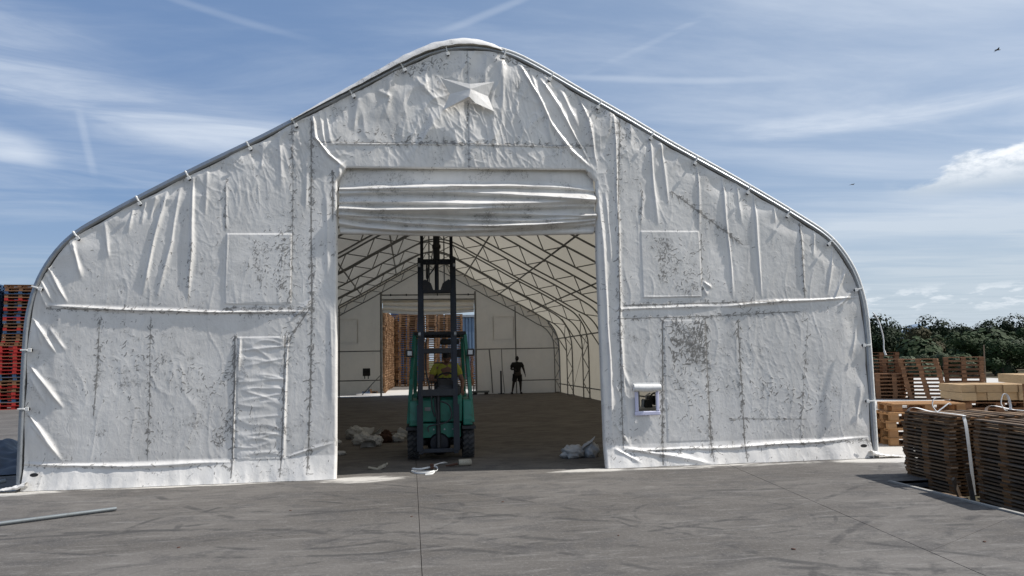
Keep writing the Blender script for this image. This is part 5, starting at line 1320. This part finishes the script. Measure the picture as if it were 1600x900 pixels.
def trunk_mesh(seed):
    r=random.Random(seed); mb=MB(); mb.tube([(0,0,-.02),(.01,.01,.2),(.02,-.01,.45),(.0,.02,.7)],[.035,.026,.018,.008],7)
    for i in range(5):
        a=r.random()*6.28; z=.22+.09*i; mb.tube([(0.01,0,z),(math.cos(a)*.14,math.sin(a)*.14,z+.10),(math.cos(a)*.28,math.sin(a)*.28,z+.17)],[.013,.009,.004],5)
    return mb.mesh('trunk',M['bark'])
CR={k:[crown_mesh(i+s,M[k],3800,b,l*.72) for i in range(3)] for k,s,b,l in (('pine',0,16,.026),('oak',10,13,.028),('shrub',20,9,.030),('dry',30,12,.027))}
TR=[trunk_mesh(i) for i in range(2)]
def trees():
    r=random.Random(11)
    desc={'pine':('pine_tree','tall dark pine in the wooded belt behind the yard on the right','dark pines behind the yard'),
      'oak':('leafy_tree','mid green leafy tree in the wooded belt behind the yard on the right','leafy trees behind the yard'),
      'shrub':('shrub','pale grey-green shrub in front of the trees on the right','grey-green shrubs before the trees'),
      'dry':('leafy_tree','brownish leafy tree among the dark pines on the right','brownish trees among the pines')}
    TL=[]
    def put(kind,az,dist,h,wf=.75):
        x=dist*math.sin(R(az)); y=dist*math.cos(R(az)); nm,lb,gp=desc[kind]
        z=-.12+float(hill_h(np.array([x]),np.array([y]))[0])
        t=thing(nm,lb,'shrub' if kind=='shrub' else 'tree',(x,y,z),r.random()*6.28,gp); TL.append((az,kind,t))
        w=h*wf; o=inst('crown',r.choice(CR[kind]),t,(0,0,0),(0,0,0),(w,w*r.uniform(.85,1.15),h)); 
        inst('trunk',r.choice(TR),t,(0,0,0),(0,0,0),(h,h,h))
    def top(az):      # skyline elevation in degrees measured on the photo
        return np.interp(az,[26,33.0,34.0,35.0,35.5,36.4,37.2,37.7,39.5,42,50],[2.5,2.6,2.4,1.85,1.6,2.45,2.1,1.8,1.9,2.05,2.2])
    for az in np.arange(27,52,.95):
        d=r.uniform(98,118); e=top(az)-r.uniform(0,.35); h=(d*math.tan(R(e))+1.77-float(hill_h(np.array([d*math.sin(R(az))]),np.array([d*math.cos(R(az))]))[0])); put('pine' if az<38.2 or r.random()<.3 else r.choice(('pine','oak')),az+r.uniform(-.2,.2),d,h,r.uniform(.7,.95))
    for az in np.arange(27.5,52,1.25):
        d=r.uniform(82,94); e=top(az)*.62+r.uniform(-.3,.2); h=d*math.tan(R(e))+1.7; put(r.choice(('pine','oak','dry')) if az<39 else 'oak',az+r.uniform(-.3,.3),d,h,r.uniform(.85,1.15))
    for az in np.arange(30,52,1.5):
        d=r.uniform(60,72); h=d*math.tan(R(r.uniform(-.5,.2) if az<38.5 else r.uniform(.6,1.25)))+1.77; put('shrub' if az<38.3 else r.choice(('oak','oak','shrub')),az,d,h,r.uniform(1.1,1.5))
    word={'pine':'dark pine','oak':'green leafy tree','shrub':'grey-green shrub','dry':'brownish tree'}
    def nth(k):
        b=['first','second','third','fourth','fifth','sixth','seventh','eighth','ninth','tenth','eleventh','twelfth','thirteenth','fourteenth','fifteenth','sixteenth','seventeenth','eighteenth','nineteenth']
        return b[k] if k<19 else f'number {k+1}'
    for kd in word:
        ins=sorted([q for q in TL if q[1]==kd and 33<=q[0]<=42.4],key=lambda q:q[0]); lf=sorted([q for q in TL if q[1]==kd and q[0]<33],key=lambda q:-q[0]); rt=sorted([q for q in TL if q[1]==kd and q[0]>42.4],key=lambda q:q[0])
        for k,q in enumerate(ins): q[2]['label']=f'{word[kd]} behind the yard, {nth(k)} of its kind right of the tent edge'
        for k,q in enumerate(lf): q[2]['label']=f'{word[kd]} hidden behind the tent, {nth(k)} of its kind leftwards'
        for k,q in enumerate(rt): q[2]['label']=f'{word[kd]} beyond the right photo edge, {nth(k)} of its kind outwards'
    # low growth closing the foot of the belt and the wooded hillside: masses nobody could count
    rs=np.random.RandomState(2)
    def mass(name,label,n,mat,a0,a1,d0,d1,h0,h1,leaf,cat):
        nb=max(20,n//700); az=np.radians(rs.uniform(a0,a1,nb)); dd=rs.uniform(d0,d1,nb); bx=dd*np.sin(az); by=dd*np.cos(az); bh=rs.uniform(h0,h1,nb); gz=hill_h(bx,by)-.12
        k=rs.randint(0,nb,n); d=rs.normal(size=(n,3)); d/=np.linalg.norm(d,axis=1)[:,None]; d[:,2]=np.abs(d[:,2]); q=(.75+.35*rs.rand(n))[:,None]
        P=np.stack([bx[k],by[k],gz[k]+.15*bh[k]],1)+d*q*np.stack([bh[k]*.75,bh[k]*.75,bh[k]*.85],1)
        nn=d+.25*rs.normal(size=(n,3)); nn/=np.linalg.norm(nn,axis=1)[:,None]; t=np.cross(nn,rs.normal(size=(n,3))); t/=np.linalg.norm(t,axis=1)[:,None]; b=np.cross(nn,t); s=leaf*(.6+.8*rs.rand(n))[:,None]
        V=np.concatenate([P-t*s-b*s*.6,P+t*s*.7-b*s,P+t*s+b*s*.7,P-t*s*.6+b*s]); F=[(i,i+n,i+2*n,i+3*n) for i in range(n)]
        me=bpy.data.meshes.new(name); me.from_pydata(V.tolist(),[],F); me.materials.append(M[mat]); me.update(); o=bpy.data.objects.new(name,me); C.objects.link(o); tag(o,label,cat,None,'stuff')
    mass('undergrowth','dark undergrowth along the foot of the wooded belt',42000,'oak',26,54,74,112,1.6,3.4,.20,'undergrowth')
    mass('undergrowth','grey-green scrub in front of the wooded belt',16000,'shrub',26,54,56,64,.6,1.4,.12,'undergrowth')
    mass('hillside_forest','dark far forest covering the low hill on the right',90000,'pine',37,56,190,330,3.0,5.0,.5,'forest')
trees()
def mountain():
    V=[];F=[];n=60
    for i in range(n+1):
        a=R(20+40*i/n); 
        h=float(40+205*math.exp(-((math.degrees(a)-35.9)/1.6)**2)+90*math.exp(-((math.degrees(a)-45)/6)**2)+60*math.exp(-((math.degrees(a)-27)/5)**2))+12*math.sin(i*1.7)
        for r_,z in ((6500,-5),(7400,h*.75),(7900,h),(9500,-5)): V.append((r_*math.sin(a),r_*math.cos(a),z))
    for i in range(n):
        for j in range(3): q=i*4+j; F.append((q,q+1,q+5,q+4))
    m,g,b=new_mat('hazed_mountain_scrub',.95,spec=.05); nn=g.noise(g.pos(),.004,5,.6); g.put(b.inputs['Base Color'],g.mix(nn,(.13,.19,.27),(.19,.24,.31)))  # distance haze put into the base colour as blue-grey
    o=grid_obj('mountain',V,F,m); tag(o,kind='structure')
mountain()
